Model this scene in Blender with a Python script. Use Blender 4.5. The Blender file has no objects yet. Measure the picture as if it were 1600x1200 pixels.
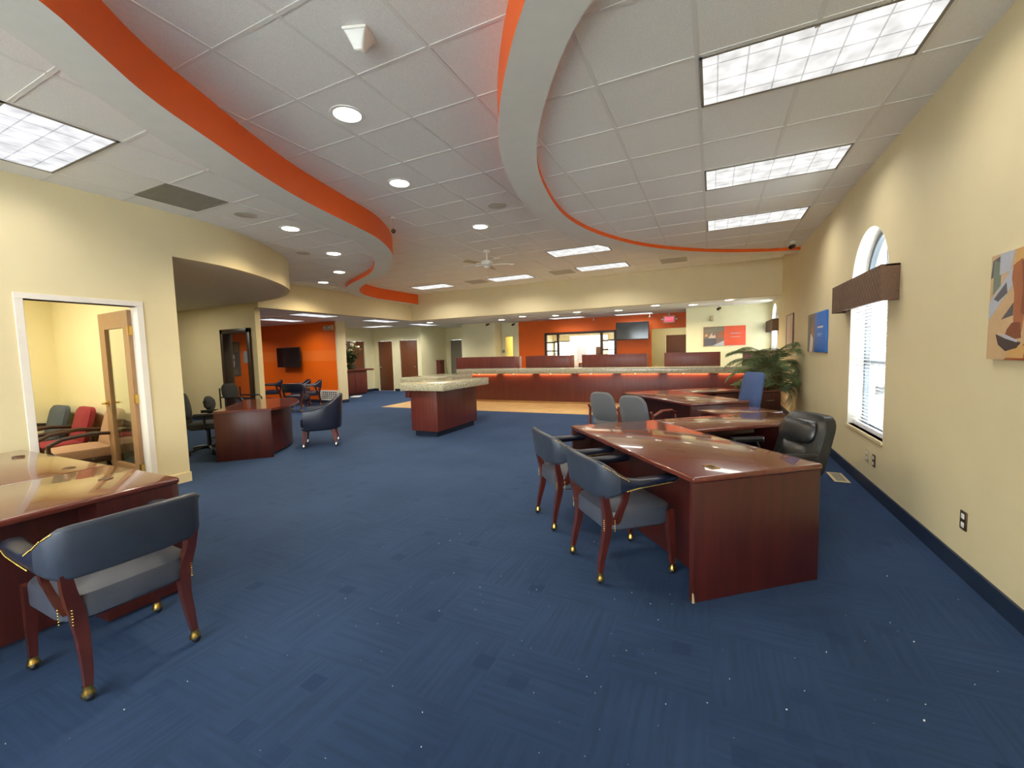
import bpy, bmesh, math, random
from mathutils import Vector, Matrix
random.seed(7)
C = bpy.context.scene.collection
PI = math.pi
def V(*a): return Vector(a)

# ------------------------------------------------------------------ materials
def lin(r, g, b):
    f = lambda c: (c/12.92 if c <= .04045 else ((c+.055)/1.055)**2.4)
    return (f(r/255), f(g/255), f(b/255), 1)
MATS = {}
def newmat(name):
    m = bpy.data.materials.new(name); m.use_nodes = True
    nt = m.node_tree; nt.nodes.clear()
    out = nt.nodes.new('ShaderNodeOutputMaterial')
    b = nt.nodes.new('ShaderNodeBsdfPrincipled')
    nt.links.new(b.outputs[0], out.inputs[0])
    MATS[name] = m
    return m, nt, b, out
def nd(nt, t, **kw):
    n = nt.nodes.new(t)
    for k, v in kw.items():
        if k.startswith('i_'):
            key = k[2:].replace('_', ' ')
            n.inputs[key].default_value = v
        else: setattr(n, k, v)
    return n
def coords(nt, scale=(1, 1, 1), rot=(0, 0, 0)):
    tc = nt.nodes.new('ShaderNodeTexCoord'); mp = nt.nodes.new('ShaderNodeMapping')
    mp.inputs['Scale'].default_value = scale; mp.inputs['Rotation'].default_value = rot
    nt.links.new(tc.outputs['Object'], mp.inputs[0])
    return mp.outputs[0]
def ramp(nt, fac, stops):
    r = nt.nodes.new('ShaderNodeValToRGB'); e = r.color_ramp.elements
    while len(e) < len(stops): e.new(.5)
    for el, (p, c) in zip(e, stops): el.position = p; el.color = c
    nt.links.new(fac, r.inputs[0]); return r.outputs[0]
def mixc(nt, fac, a, b, mode='MIX'):
    m = nt.nodes.new('ShaderNodeMix'); m.data_type = 'RGBA'; m.blend_type = mode
    for sock, v in ((m.inputs[0], fac), (m.inputs[6], a), (m.inputs[7], b)):
        if hasattr(v, 'type') and hasattr(v, 'links'): nt.links.new(v, sock)
        else: sock.default_value = v
    return m.outputs[2]
def math_(nt, op, a, b=None):
    m = nt.nodes.new('ShaderNodeMath'); m.operation = op
    for i, v in enumerate((a, b)):
        if v is None: continue
        if hasattr(v, 'links'): nt.links.new(v, m.inputs[i])
        else: m.inputs[i].default_value = v
    return m.outputs[0]
def sc(c, k): return (min(c[0]*k, 1), min(c[1]*k, 1), min(c[2]*k, 1), 1)
def simple(name, col, rough=.5, metal=0, coat=0, var=.06, nscale=8, bump=0, bscale=60, spec=.5, stretch=(1, 1, 1), coat_rough=.08):
    m, nt, b, o = newmat(name)
    co = coords(nt, stretch)
    n = nd(nt, 'ShaderNodeTexNoise', i_Scale=nscale, i_Detail=4.0); nt.links.new(co, n.inputs['Vector'])
    c = ramp(nt, n.outputs[0], [(.3, sc(col, 1-var)), (.7, sc(col, 1+var))])
    nt.links.new(c, b.inputs['Base Color'])
    b.inputs['Roughness'].default_value = rough; b.inputs['Metallic'].default_value = metal
    b.inputs['Coat Weight'].default_value = coat; b.inputs['Coat Roughness'].default_value = coat_rough
    b.inputs['Specular IOR Level'].default_value = spec
    if bump:
        n2 = nd(nt, 'ShaderNodeTexNoise', i_Scale=bscale, i_Detail=3.0); nt.links.new(co, n2.inputs['Vector'])
        bp = nd(nt, 'ShaderNodeBump', i_Strength=bump, i_Distance=.01)
        nt.links.new(n2.outputs[0], bp.inputs['Height']); nt.links.new(bp.outputs[0], b.inputs['Normal'])
    return m
def emit(name, col, strength, cells=None, dim=.75):
    m = bpy.data.materials.new(name); m.use_nodes = True; nt = m.node_tree; nt.nodes.clear(); MATS[name] = m
    out = nt.nodes.new('ShaderNodeOutputMaterial'); e = nt.nodes.new('ShaderNodeEmission')
    nt.links.new(e.outputs[0], out.inputs[0]); e.inputs[0].default_value = col; e.inputs[1].default_value = strength
    if cells:   # prismatic lens: cells separated by slightly dimmer ribs
        co = coords(nt); sp = nt.nodes.new('ShaderNodeSeparateXYZ'); nt.links.new(co, sp.inputs[0])
        f = None
        for ax, (per, w) in zip((0, 1), cells):
            fr = math_(nt, 'FRACT', math_(nt, 'DIVIDE', math_(nt, 'ADD', sp.outputs[ax], 10*per), per))
            lo = math_(nt, 'GREATER_THAN', fr, w)
            f = lo if f is None else math_(nt, 'MULTIPLY', f, lo)
        n = nd(nt, 'ShaderNodeTexNoise', i_Scale=6.0); nt.links.new(co, n.inputs['Vector'])
        k = math_(nt, 'ADD', math_(nt, 'MULTIPLY', f, (1-dim)*strength), math_(nt, 'MULTIPLY', n.outputs[0], dim*2*strength))
        nt.links.new(k, e.inputs[1])
    return m
CREAM = lin(219, 204, 162)
simple('paint_cream', CREAM, .6, var=.02, nscale=3, bump=.05, bscale=180)
simple('paint_cream_lit', lin(234, 227, 186), .6, var=.02, nscale=3)  # lightened cream: brighter lighting of the back walls is put into the colour
simple('paint_office', lin(238, 227, 180), .6, var=.02, nscale=3)
simple('paint_soffit', lin(206, 196, 176), .7, var=.02)
simple('paint_band', lin(226, 222, 212), .65, var=.02)
simple('reveal_daylit', lin(236, 230, 218), .45, var=.02)
simple('paint_casing', lin(226, 218, 206), .4, var=.02)
simple('paint_brickout', lin(225, 228, 232), .8, var=.15, nscale=5)
simple('baseboard_blue', lin(28, 40, 62), .5, var=.05)
simple('brass', lin(212, 172, 92), .22, metal=1, var=.04)
simple('chrome', lin(205, 205, 205), .18, metal=1, var=.03)
simple('bronze', lin(96, 72, 52), .4, metal=.7, var=.05)
simple('black_plastic', lin(24, 24, 26), .45, var=.1)
simple('screen_black', lin(24, 24, 28), .12, var=.05, coat=.5)
simple('dark_frame', lin(58, 38, 28), .35, var=.08)
simple('white_plastic', lin(230, 228, 220), .4, var=.02)
simple('beige_plastic', lin(186, 168, 130), .5, var=.04)
simple('vent_grey', lin(138, 132, 118), .6, var=.05)
simple('vent_pale', lin(188, 180, 164), .6, var=.05)
simple('paper', lin(240, 238, 232), .7, var=.02)
simple('vinyl_blue', lin(50, 56, 69), .34, var=.12, nscale=14, bump=.08, bscale=220)
simple('vinyl_seat', lin(63, 67, 79), .36, var=.12, nscale=10, bump=.08, bscale=220)
simple('leather_navy', lin(26, 32, 50), .28, var=.12, nscale=10, bump=.08, bscale=200)
simple('leather_black', lin(34, 35, 36), .3, var=.2, nscale=9, bump=.25, bscale=40)
simple('fabric_grey', lin(104, 106, 110), .9, var=.1, nscale=160, bump=.1, bscale=300)
simple('fabric_dark', lin(30, 34, 36), .85, var=.1, nscale=120)
simple('fabric_blue', lin(66, 84, 124), .85, var=.1, nscale=160)
simple('fabric_beige', lin(168, 132, 100), .9, var=.1, nscale=120)
simple('fabric_red', lin(138, 38, 44), .85, var=.1, nscale=120)
simple('fabric_slate', lin(78, 86, 92), .85, var=.1, nscale=120)
simple('chair_wood', lin(74, 28, 21), .3, var=.2, nscale=10, coat=.4, stretch=(3, 3, .4))
simple('arm_wood', lin(120, 58, 44), .35, var=.15, nscale=10, coat=.3)
simple('door_wood', lin(112, 66, 40), .4, var=.14, nscale=7, coat=.2, stretch=(6, 6, .6))
simple('door_wood_lit', lin(160, 122, 84), .4, var=.1, nscale=7, stretch=(6, 6, .6))  # lightened door wood: strong light on the office leaf is in the colour
simple('grille_dark', lin(84, 74, 66), .8)
simple('leaf', lin(92, 112, 72), .5, var=.25, nscale=12)
simple('stem', lin(120, 110, 60), .6, var=.2)
simple('palm_trunk', lin(98, 76, 50), .8, var=.25, nscale=30)
simple('petal', lin(226, 220, 186), .6, var=.1)
simple('pot_green', lin(62, 70, 40), .5, var=.1)
simple('valance_brown', lin(104, 76, 56), .75, var=.16, nscale=60)
simple('blind_white', lin(238, 238, 240), .5, var=.02)
simple('window_grey', lin(104, 112, 120), .4, var=.04)
simple('tile_base', lin(186, 150, 96), .5, var=.1)
simple('orange_paint', lin(232, 100, 6), .55, var=.03, nscale=4)
simple('band_orange', lin(234, 98, 22), .5, var=.02, nscale=4)
simple('litter_white', lin(225, 225, 220), .8, var=.05)
simple('teal_counter', lin(150, 172, 170), .4, var=.05)
for n, c in dict(po_grey=(176, 178, 186), po_dark=(86, 84, 88), po_green=(112, 124, 108), po_white=(222, 218, 210), po_skin=(164, 98, 62), po_skin2=(128, 70, 44),
                 po_tan=(198, 164, 122), po_brown=(150, 80, 44), po_top=(206, 196, 182), po_gold=(206, 160, 96), po_phone=(60, 48, 48), po_blue=(34, 106, 190), po_lightblue=(150, 190, 228),
                 po_orange=(226, 92, 60), po_pink=(206, 178, 158), po_warm=(128, 104, 88), po_red=(216, 60, 50), po_roof=(124, 118, 98)).items():
    simple(n, lin(*c), .45, var=.05, nscale=20)

def mahogany(name, c1, c2, rough, coat, stretch, cr=.12):
    m, nt, b, o = newmat(name)
    co = coords(nt, stretch)
    n = nd(nt, 'ShaderNodeTexNoise', i_Scale=5.0, i_Detail=8.0, i_Roughness=.65); nt.links.new(co, n.inputs['Vector'])
    c = ramp(nt, n.outputs[0], [(.32, c1), (.68, c2)])
    nt.links.new(c, b.inputs['Base Color'])
    b.inputs['Roughness'].default_value = rough; b.inputs['Coat Weight'].default_value = coat; b.inputs['Coat Roughness'].default_value = cr
    return m
W1, W2 = lin(54, 15, 11), lin(74, 25, 18)
mahogany('mahogany_top', lin(84, 34, 26), lin(104, 46, 34), .22, .7, (6, .5, 6), .03)
mahogany('mahogany', W1, W2, .42, .12, (4, 4, .3), .3)
mahogany('counter_wood', lin(88, 36, 29), lin(112, 50, 40), .42, .15, (5, 5, .25), .25)

# granite
m, nt, b, o = newmat('granite'); co = coords(nt)
v = nd(nt, 'ShaderNodeTexVoronoi', i_Scale=55.0); nt.links.new(co, v.inputs['Vector'])
n = nd(nt, 'ShaderNodeTexNoise', i_Scale=30.0, i_Detail=6.0); nt.links.new(co, n.inputs['Vector'])
c1 = ramp(nt, n.outputs[0], [(.3, lin(132, 130, 112)), (.5, lin(176, 172, 150)), (.7, lin(198, 194, 172))])
c2 = mixc(nt, .12, c1, v.outputs['Color'], 'SOFT_LIGHT')
nt.links.new(c2, b.inputs['Base Color']); b.inputs['Roughness'].default_value = .14

# tan tile floor
m, nt, b, o = newmat('tan_tile'); co = coords(nt)
br = nd(nt, 'ShaderNodeTexBrick', i_Scale=1.0, offset=0.0)
br.inputs['Brick Width'].default_value = .33; br.inputs['Row Height'].default_value = .33; br.inputs['Mortar Size'].default_value = .006
br.inputs['Color1'].default_value = lin(204, 168, 112); br.inputs['Color2'].default_value = lin(192, 154, 100); br.inputs['Mortar'].default_value = lin(158, 126, 84)
nt.links.new(co, br.inputs['Vector'])
n = nd(nt, 'ShaderNodeTexNoise', i_Scale=9.0, i_Detail=5.0); nt.links.new(co, n.inputs['Vector'])
nt.links.new(mixc(nt, .35, br.outputs[0], n.outputs[1], 'SOFT_LIGHT'), b.inputs['Base Color']); b.inputs['Roughness'].default_value = .35

# carpet: blue pile with small darker squares and combed streaks in alternating directions
m, nt, b, o = newmat('carpet'); co = coords(nt)
n = nd(nt, 'ShaderNodeTexNoise', i_Scale=1.2, i_Detail=4.0); nt.links.new(co, n.inputs['Vector'])
base = ramp(nt, n.outputs[0], [(.3, lin(29, 46, 73)), (.7, lin(40, 58, 87))])
v = nd(nt, 'ShaderNodeTexVoronoi', distance='CHEBYCHEV', i_Scale=4.6, i_Randomness=.75); nt.links.new(co, v.inputs['Vector'])
v2 = nd(nt, 'ShaderNodeTexVoronoi', distance='CHEBYCHEV', i_Scale=4.6, i_Randomness=.75); nt.links.new(co, v2.inputs['Vector'])
sepc = nt.nodes.new('ShaderNodeSeparateColor'); nt.links.new(v2.outputs['Color'], sepc.inputs[0])
sq = math_(nt, 'MULTIPLY', math_(nt, 'LESS_THAN', v.outputs['Distance'], .2), math_(nt, 'MULTIPLY', math_(nt, 'GREATER_THAN', sepc.outputs[0], .25), math_(nt, 'ADD', math_(nt, 'MULTIPLY', sepc.outputs[1], .5), .2)))
ck = nd(nt, 'ShaderNodeTexChecker', i_Scale=2.2); nt.links.new(co, ck.inputs['Vector'])
sa = nd(nt, 'ShaderNodeTexNoise', i_Scale=1.0, i_Detail=3.0); nt.links.new(coords(nt, (45, 2.2, 1)), sa.inputs['Vector'])
sb = nd(nt, 'ShaderNodeTexNoise', i_Scale=1.0, i_Detail=3.0); nt.links.new(coords(nt, (2.2, 45, 1)), sb.inputs['Vector'])
st = mixc(nt, ck.outputs[1], sa.outputs[0], sb.outputs[0])
stf = ramp(nt, st, [(.34, (.8, .8, .8, 1)), (.6, (1.0, 1.0, 1.0, 1))])
c = mixc(nt, 1.0, base, stf, 'MULTIPLY')
c = mixc(nt, sq, c, lin(22, 36, 66))
fn = nd(nt, 'ShaderNodeTexNoise', i_Scale=350.0, i_Detail=2.0); nt.links.new(co, fn.inputs['Vector'])
c = mixc(nt, .25, c, fn.outputs[0], 'SOFT_LIGHT')
nt.links.new(c, b.inputs['Base Color']); b.inputs['Roughness'].default_value = .95; b.inputs['Specular IOR Level'].default_value = .15
b.inputs['Sheen Weight'].default_value = .25; b.inputs['Sheen Tint'].default_value = lin(120, 150, 200)
bp = nd(nt, 'ShaderNodeBump', i_Strength=.35, i_Distance=.004); nt.links.new(fn.outputs[0], bp.inputs['Height']); nt.links.new(bp.outputs[0], b.inputs['Normal'])

# ceiling tile and grid bars
m, nt, b, o = newmat('ceiling_tile'); co = coords(nt)
n = nd(nt, 'ShaderNodeTexNoise', i_Scale=120.0, i_Detail=4.0); nt.links.new(co, n.inputs['Vector'])
nt.links.new(ramp(nt, n.outputs[0], [(.35, lin(228, 224, 216)), (.6, lin(238, 234, 227))]), b.inputs['Base Color'])
b.inputs['Roughness'].default_value = .85
simple('grid_white', lin(224, 220, 212), .5, var=.02)
# orange feature wall with a paler horizontal stripe
m, nt, b, o = newmat('orange_stripe'); co = coords(nt)
sp = nt.nodes.new('ShaderNodeSeparateXYZ'); nt.links.new(co, sp.inputs[0])
f = math_(nt, 'MULTIPLY', math_(nt, 'GREATER_THAN', sp.outputs[2], 1.36), math_(nt, 'LESS_THAN', sp.outputs[2], 1.7))
nt.links.new(mixc(nt, f, lin(232, 100, 6), lin(234, 114, 36)), b.inputs['Base Color']); b.inputs['Roughness'].default_value = .45
# glass
m, nt, b, o = newmat('glass')
gl = nd(nt, 'ShaderNodeBsdfGlossy', i_Roughness=.02); tr = nd(nt, 'ShaderNodeBsdfTransparent'); tr.inputs[0].default_value = (.92, .95, .94, 1)
lw = nd(nt, 'ShaderNodeLayerWeight', i_Blend=.5); mx = nt.nodes.new('ShaderNodeMixShader')
nt.links.new(math_(nt, 'ADD', math_(nt, 'MULTIPLY', math_(nt, 'POWER', lw.outputs['Facing'], 5.0), .9), .04), mx.inputs[0]); nt.links.new(tr.outputs[0], mx.inputs[1]); nt.links.new(gl.outputs[0], mx.inputs[2]); nt.links.new(mx.outputs[0], o.inputs[0])
# quilted valance
m, nt, b, o = newmat('valance_quilt'); co = coords(nt, (1, 1, 1), (PI/4, 0, 0))
br = nd(nt, 'ShaderNodeTexBrick', i_Scale=1.0, offset=0.0)
br.inputs['Brick Width'].default_value = .055; br.inputs['Row Height'].default_value = .055; br.inputs['Mortar Size'].default_value = .004
br.inputs['Color1'].default_value = lin(112, 84, 62); br.inputs['Color2'].default_value = lin(100, 74, 54); br.inputs['Mortar'].default_value = lin(66, 46, 34)
sp = nt.nodes.new('ShaderNodeSeparateXYZ'); cb = nt.nodes.new('ShaderNodeCombineXYZ'); nt.links.new(co, sp.inputs[0])
nt.links.new(sp.outputs[1], cb.inputs[0]); nt.links.new(sp.outputs[2], cb.inputs[1]); nt.links.new(cb.outputs[0], br.inputs['Vector'])
nt.links.new(br.outputs[0], b.inputs['Base Color']); b.inputs['Roughness'].default_value = .8
bp = nd(nt, 'ShaderNodeBump', i_Strength=.6, i_Distance=.01); nt.links.new(br.outputs[1], bp.inputs['Height']); bp.invert = True; nt.links.new(bp.outputs[0], b.inputs['Normal'])
# exterior brick
m, nt, b, o = newmat('brick_out'); co = coords(nt)
sp = nt.nodes.new('ShaderNodeSeparateXYZ'); cb = nt.nodes.new('ShaderNodeCombineXYZ'); nt.links.new(co, sp.inputs[0])
nt.links.new(sp.outputs[1], cb.inputs[0]); nt.links.new(sp.outputs[2], cb.inputs[1])
br = nd(nt, 'ShaderNodeTexBrick', i_Scale=1.0); br.inputs['Brick Width'].default_value = .4; br.inputs['Row Height'].default_value = .2; br.inputs['Mortar Size'].default_value = .012
br.inputs['Color1'].default_value = lin(196, 196, 204); br.inputs['Color2'].default_value = lin(172, 172, 182); br.inputs['Mortar'].default_value = lin(225, 225, 228)
nt.links.new(cb.outputs[0], br.inputs['Vector']); nt.links.new(br.outputs[0], b.inputs['Base Color'])

E_TROFF = .60; EXPOSURE = 0.72
WARM = (1, .84, .58, 1)
emit('lens_x', (1, .985, .96, 1), E_TROFF, ((.166, .05), (.19, .06)), .62)
emit('lens_y', (.97, .97, 1, 1), E_TROFF, ((.19, .06), (.166, .05)), .62)
emit('down_lens', (1, .93, .76, 1), 9.0)
emit('puck_glow', (1, .72, .4, 1), 5.0)
emit('exit_red', (1, .1, .16, 1), .62)
emit('exit_letter', (1, .42, .42, 1), .8)

# ------------------------------------------------------------------ mesh builder
class MB:
    def __init__(s): s.bm = bmesh.new()
    def _tag(s, faces, mat):
        for f in faces: f.material_index = mat
    def hexa(s, p, mat=0, bevel=0, seg=2):
        vs = [s.bm.verts.new(q) for q in p]
        F = [s.bm.faces.new([vs[i] for i in q]) for q in ((0, 3, 2, 1), (4, 5, 6, 7), (0, 1, 5, 4), (1, 2, 6, 5), (2, 3, 7, 6), (3, 0, 4, 7))]
        s._tag(F, mat)
        if bevel:
            es = list({e for f in F for e in f.edges})
            r = bmesh.ops.bevel(s.bm, geom=es, offset=bevel, segments=seg, affect='EDGES', profile=.5)
            s._tag(r['faces'], mat)
        return s
    def box(s, x0, x1, y0, y1, z0, z1, mat=0, bevel=0, seg=2):
        return s.hexa([(x0, y0, z0), (x1, y0, z0), (x1, y1, z0), (x0, y1, z0), (x0, y0, z1), (x1, y0, z1), (x1, y1, z1), (x0, y1, z1)], mat, bevel, seg)
    def obox(s, M, sx, sy, sz, mat=0, bevel=0):
        p = [M @ V(a*sx/2, b*sy/2, c*sz/2) for c in (-1, 1) for a, b in ((-1, -1), (1, -1), (1, 1), (-1, 1))]
        return s.hexa(p, mat, bevel)
    def prism(s, poly, z0, z1, mat=0, axis='z'):
        def P(q, z): return {'z': (q[0], q[1], z), 'x': (z, q[0], q[1]), 'y': (q[0], z, q[1])}[axis]
        a = [s.bm.verts.new(P(q, z0)) for q in poly]; b = [s.bm.verts.new(P(q, z1)) for q in poly]
        n = len(poly); F = [s.bm.faces.new(a[::-1]), s.bm.faces.new(b)]
        F += [s.bm.faces.new((a[i], a[(i+1) % n], b[(i+1) % n], b[i])) for i in range(n)]
        s._tag(F, mat); return s
    def loft(s, rings, closed=True, caps=True, mat=0, loop=False):
        R = [[s.bm.verts.new(p) for p in r] for r in rings]
        F = []; n = len(R[0]); N = len(R)
        for i in range(N if loop else N-1):
            A, B = R[i], R[(i+1) % N]
            for k in range(n if closed else n-1):
                F.append(s.bm.faces.new((A[k], A[(k+1) % n], B[(k+1) % n], B[k])))
        if caps and closed and not loop: F += [s.bm.faces.new(R[0][::-1]), s.bm.faces.new(R[-1])]
        s._tag(F, mat); return s
    def tube(s, pts, r, seg=8, mat=0, loop=False, flat=1.0):
        pts = [Vector(p) for p in pts]; N = len(pts)
        rs = r if isinstance(r, (list, tuple)) else [r]*N
        rings = []; up = None
        for i, p in enumerate(pts):
            a = pts[i-1] if (i > 0 or loop) else p; b = pts[(i+1) % N] if (i < N-1 or loop) else p
            t = (b-a).normalized()
            if up is None:
                up = V(0, 0, 1) if abs(t.z) < .9 else V(1, 0, 0)
            u = (up - t*up.dot(t)).normalized(); w = t.cross(u); up = u
            rings.append([p + (u*math.cos(k/seg*2*PI)*flat + w*math.sin(k/seg*2*PI))*rs[i] for k in range(seg)])
        return s.loft(rings, mat=mat, loop=loop)
    def lathe(s, prof, seg=20, c=(0, 0, 0), mat=0):
        rings = [[(c[0]+r*math.cos(k/seg*2*PI), c[1]+r*math.sin(k/seg*2*PI), c[2]+z) for k in range(seg)] for r, z in prof]
        return s.loft(rings, mat=mat)
    def cyl(s, p0, p1, r0, r1=None, seg=12, mat=0): return s.tube([p0, p1], [r0, r0 if r1 is None else r1], seg, mat)
    def ball(s, c, r, mat=0, seg=8):
        return s.lathe([(r*math.sin(a), -r*math.cos(a)) for a in [PI*(.04+.92*i/6) for i in range(7)]], seg, c, mat)
    def quad(s, *p, mat=0):
        f = s.bm.faces.new([s.bm.verts.new(q) for q in p]); f.material_index = mat; return s
    def build(s, name, mats, parent=None, smooth=True, ang=38, kind=None):
        bmesh.ops.recalc_face_normals(s.bm, faces=s.bm.faces)
        me = bpy.data.meshes.new(name); s.bm.to_mesh(me); s.bm.free()
        for mm in ([mats] if isinstance(mats, str) else mats): me.materials.append(MATS[mm])
        if smooth:
            for p in me.polygons: p.use_smooth = True
            me.set_sharp_from_angle(angle=math.radians(ang))
        o = bpy.data.objects.new(name, me); C.objects.link(o)
        if parent: o.parent = parent
        if kind: o['kind'] = kind
        return o
def thing(name, label, cat, loc=(0, 0, 0), rz=0, group=None):
    o = bpy.data.objects.new(name, None); C.objects.link(o); o.location = loc; o.rotation_euler = (0, 0, rz)
    o.empty_display_size = .1
    return tag(o, label, cat, group)
def tag(o, label, cat, group=None):
    o['label'] = label; o['category'] = cat
    if group: o['group'] = group
    return o
def struct(name, mb, mats, parent=None, smooth=False):
    return mb.build(name, mats, parent, smooth, kind=None if parent else 'structure')
def dup(root, label, loc=None, rz=None, group=None):
    r = root.copy(); C.objects.link(r)
    if loc is not None: r.location = loc
    if rz is not None: r.rotation_euler = (0, 0, rz)
    r['label'] = label
    if group: r['group'] = group
    def rec(src, dst):
        for ch in list(src.children):
            c = ch.copy(); C.objects.link(c); c.parent = dst; rec(ch, c)
    rec(root, r); return r
def lamp(name, kind, loc, energy, col, size=.1, rot=(0, 0, 0), **kw):
    d = bpy.data.lights.new(name, kind); d.energy = energy; d.color = col[:3]
    if kind == 'AREA':
        d.shape = 'RECTANGLE'; d.size = size if not isinstance(size, tuple) else size[0]; d.size_y = size if not isinstance(size, tuple) else size[1]
    else: d.shadow_soft_size = size
    for k, v in kw.items(): setattr(d, k, v)
    o = bpy.data.objects.new(name, d); C.objects.link(o); o.location = loc; o.rotation_euler = rot; return o
def smoothline(pts, n=2):
    p = [Vector(q) for q in pts]
    for _ in range(n):
        q = [p[0]]
        for a, b in zip(p, p[1:]): q += [a*.75+b*.25, a*.25+b*.75]
        q.append(p[-1]); p = q
    return [tuple(v) for v in p]
def rrect(w, d, r, n=4, cx=0, cy=0):
    out = []
    for sx, sy, a0 in ((1, 1, 0), (-1, 1, PI/2), (-1, -1, PI), (1, -1, 1.5*PI)):
        for i in range(n+1):
            a = a0 + i/n*PI/2; out.append((cx+sx*(w/2-r)+r*math.cos(a), cy+sy*(d/2-r)+r*math.sin(a)))
    return out
def cushion(w, d, z0, z1, r=.06, dome=.02, cx=0, cy=0, taper=1.0):
    rings = []
    for f, z in ((.93, z0), (1, z0+.015), (1, z1-.03), (.97, z1-.01), (.86, z1), (.5, z1+dome*.7), (.15, z1+dome)):
        rings.append([(x*(1 + (taper-1)*((d/2-y)/d)), y, z) for x, y in [(cx+(px)*f, cy+(py)*f) for px, py in rrect(w, d, r)]])
    return rings
# ------------------------------------------------------------------ the setting
ZC, ZS, ZL = 3.43, 3.21, 2.60          # centre ceiling, side ceilings, low ceiling behind the headers
XR, XL, YB, XH = 1.41, -5.77, 11.36, -9.0
YF = -3.2
def wall(mb, axis, a0, a1, t0, t1, z0, z1, holes=(), mat=0):
    def bx(p, q, zb, zt):
        if q-p < 1e-4 or zt-zb < 1e-4: return
        if axis == 'x': mb.box(p, q, t0, t1, zb, zt, mat)
        else: mb.box(t0, t1, p, q, zb, zt, mat)
    cur = a0
    for h0, h1, zb, zt in sorted(holes):
        bx(cur, h0, z0, z1); bx(h0, h1, z0, zb); bx(h0, h1, zt, z1); cur = h1
    bx(cur, a1, z0, z1); return mb

struct('floor', MB().prism([(-17.6, YF), (1.63, YF), (1.63, 18.6), (-17.6, 18.6)], -.06, 0), 'carpet')
struct('floor_tile', MB().prism([(-8.62, 9.33), (1.41, 9.45), (1.41, 11.3), (-8.75, 11.3)], 0, .004), 'tan_tile')

# right wall with two arched window openings
W1y, W1z, W1s = (4.88, 6.0), .555, 2.05
W2y, W2z, W2s = (12.0, 13.1), .9, 1.97
mb = MB()
wall(mb, 'y', YF, 18.2, XR, XR+.24, 0, 3.6, [(W1y[0], W1y[1], W1z, 3.0), (W2y[0], W2y[1], W2z, 3.0)])
for (y0, y1), zsp in ((W1y, W1s), (W2y, W2s)):
    r = (y1-y0)/2; yc = (y0+y1)/2; n = 20
    for i in range(n):
        a0, a1 = PI - i*PI/n, PI - (i+1)*PI/n
        mb.prism([(yc+r*math.cos(a0), zsp+r*math.sin(a0)), (yc+r*math.cos(a1), zsp+r*math.sin(a1)), (yc+r*math.cos(a1), 3.0), (yc+r*math.cos(a0), 3.0)], XR, XR+.24, axis='x')
struct('wall_right', mb, 'paint_cream')
# left wall with the office doorway; nook side faces
DO = (1.645, 2.51)
struct('wall_left', wall(MB(), 'y', YF, 2.9, XL-.12, XL, 0, 3.6, [(DO[0], DO[1], 0, 2.08)]), 'paint_cream')
struct('wall_office_side', MB().box(-14.5, XL-.12, 2.78, 2.9, 0, 2.75), 'paint_office')
struct('wall_office_back', MB().box(-8.9, -8.75, -.6, 2.78, 0, 2.75), 'paint_office')
struct('wall_office_front', MB().box(-8.75, XL-.12, -.72, -.6, 0, 2.75), 'paint_office')
struct('ceiling_office', MB().box(-8.9, XL-.12, -.72, 2.9, 2.75, 2.8), 'ceiling_tile')
FRONT_FILL = ((-5.4, -3.2, .5, 2.75), (-2.8, -.6, .5, 2.75), (-.3, 1.2, .5, 2.75))  # window openings added behind the camera so daylight lifts the ceiling
struct('wall_front', wall(MB(), 'x', XL-.12, 1.65, YF-.12, YF, 0, 3.6, FRONT_FILL), 'paint_cream')
for k, (a, b, zb, zt) in enumerate(FRONT_FILL):  # unseen windows, added for fill daylight
    w = bpy.data.objects.new('window_%d' % (8+k), None); C.objects.link(w); w['kind'] = 'structure'
    MB().box(a, b, YF-.09, YF-.04, zb, zb+.05).box(a, b, YF-.09, YF-.04, zt-.05, zt).box(a, a+.05, YF-.09, YF-.04, zb, zt).box(b-.05, b, YF-.09, YF-.04, zb, zt).box((a+b)/2-.03, (a+b)/2+.03, YF-.09, YF-.04, zb, zt).build('frame', 'window_grey', w)
    MB().box(a, b, YF-.068, YF-.062, zb, zt).build('pane', 'glass', w)
# nook end wall with the dark-framed glass panel, and beyond it the waiting room
GL = (-10.36, -9.34)
struct('wall_nook', wall(MB(), 'x', -17.6, XH-.13, 6.1, 6.22, 0, 3.6, [(GL[0], GL[1], 0, 2.14)]), 'paint_cream')
struct('wall_nook_side', MB().box(-14.5, -14.38, 2.9, 6.1, 0, 2.75), 'paint_cream')
struct('wall_waiting_side', MB().box(-17.6, -17.48, 6.24, 10.0, 0, ZL), 'orange_paint')
struct('wall_orange', MB().box(-17.5, -10.75, 9.75, 9.86, 0, ZL), 'orange_stripe')
struct('wall_stub', MB().box(-17.5, -10.75, 9.86, 10.1, 0, ZL).box(-10.75, -10.69, 9.75, 10.1, 0, ZL), 'paint_cream')
struct('wall_hall_left', wall(MB(), 'y', 10.1, 13.85, -13.12, -13.0, 0, ZL, [(12.3, 13.25, 0, 2.09)]), 'paint_cream_lit')
struct('wall_hall_doors', wall(MB(), 'x', -13.0, -10.5, 13.75, 13.87, 0, ZL, [(-12.73, -11.96, 0, 2.08), (-11.57, -10.68, 0, 2.08)]), 'paint_cream_lit')
struct('wall_hall_right', MB().box(-10.62, -10.5, 13.87, 15.5, 0, ZL), 'paint_cream_lit')
struct('wall_hall_end', wall(MB(), 'x', -10.62, -8.75, 15.5, 15.62, 0, ZL, [(-10.27, -9.45, 0, 2.08)]), 'paint_cream_lit')
struct('wall_block', MB().box(-8.75, -7.3, 14.0, 15.62, 0, ZL), 'paint_cream_lit')
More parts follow.
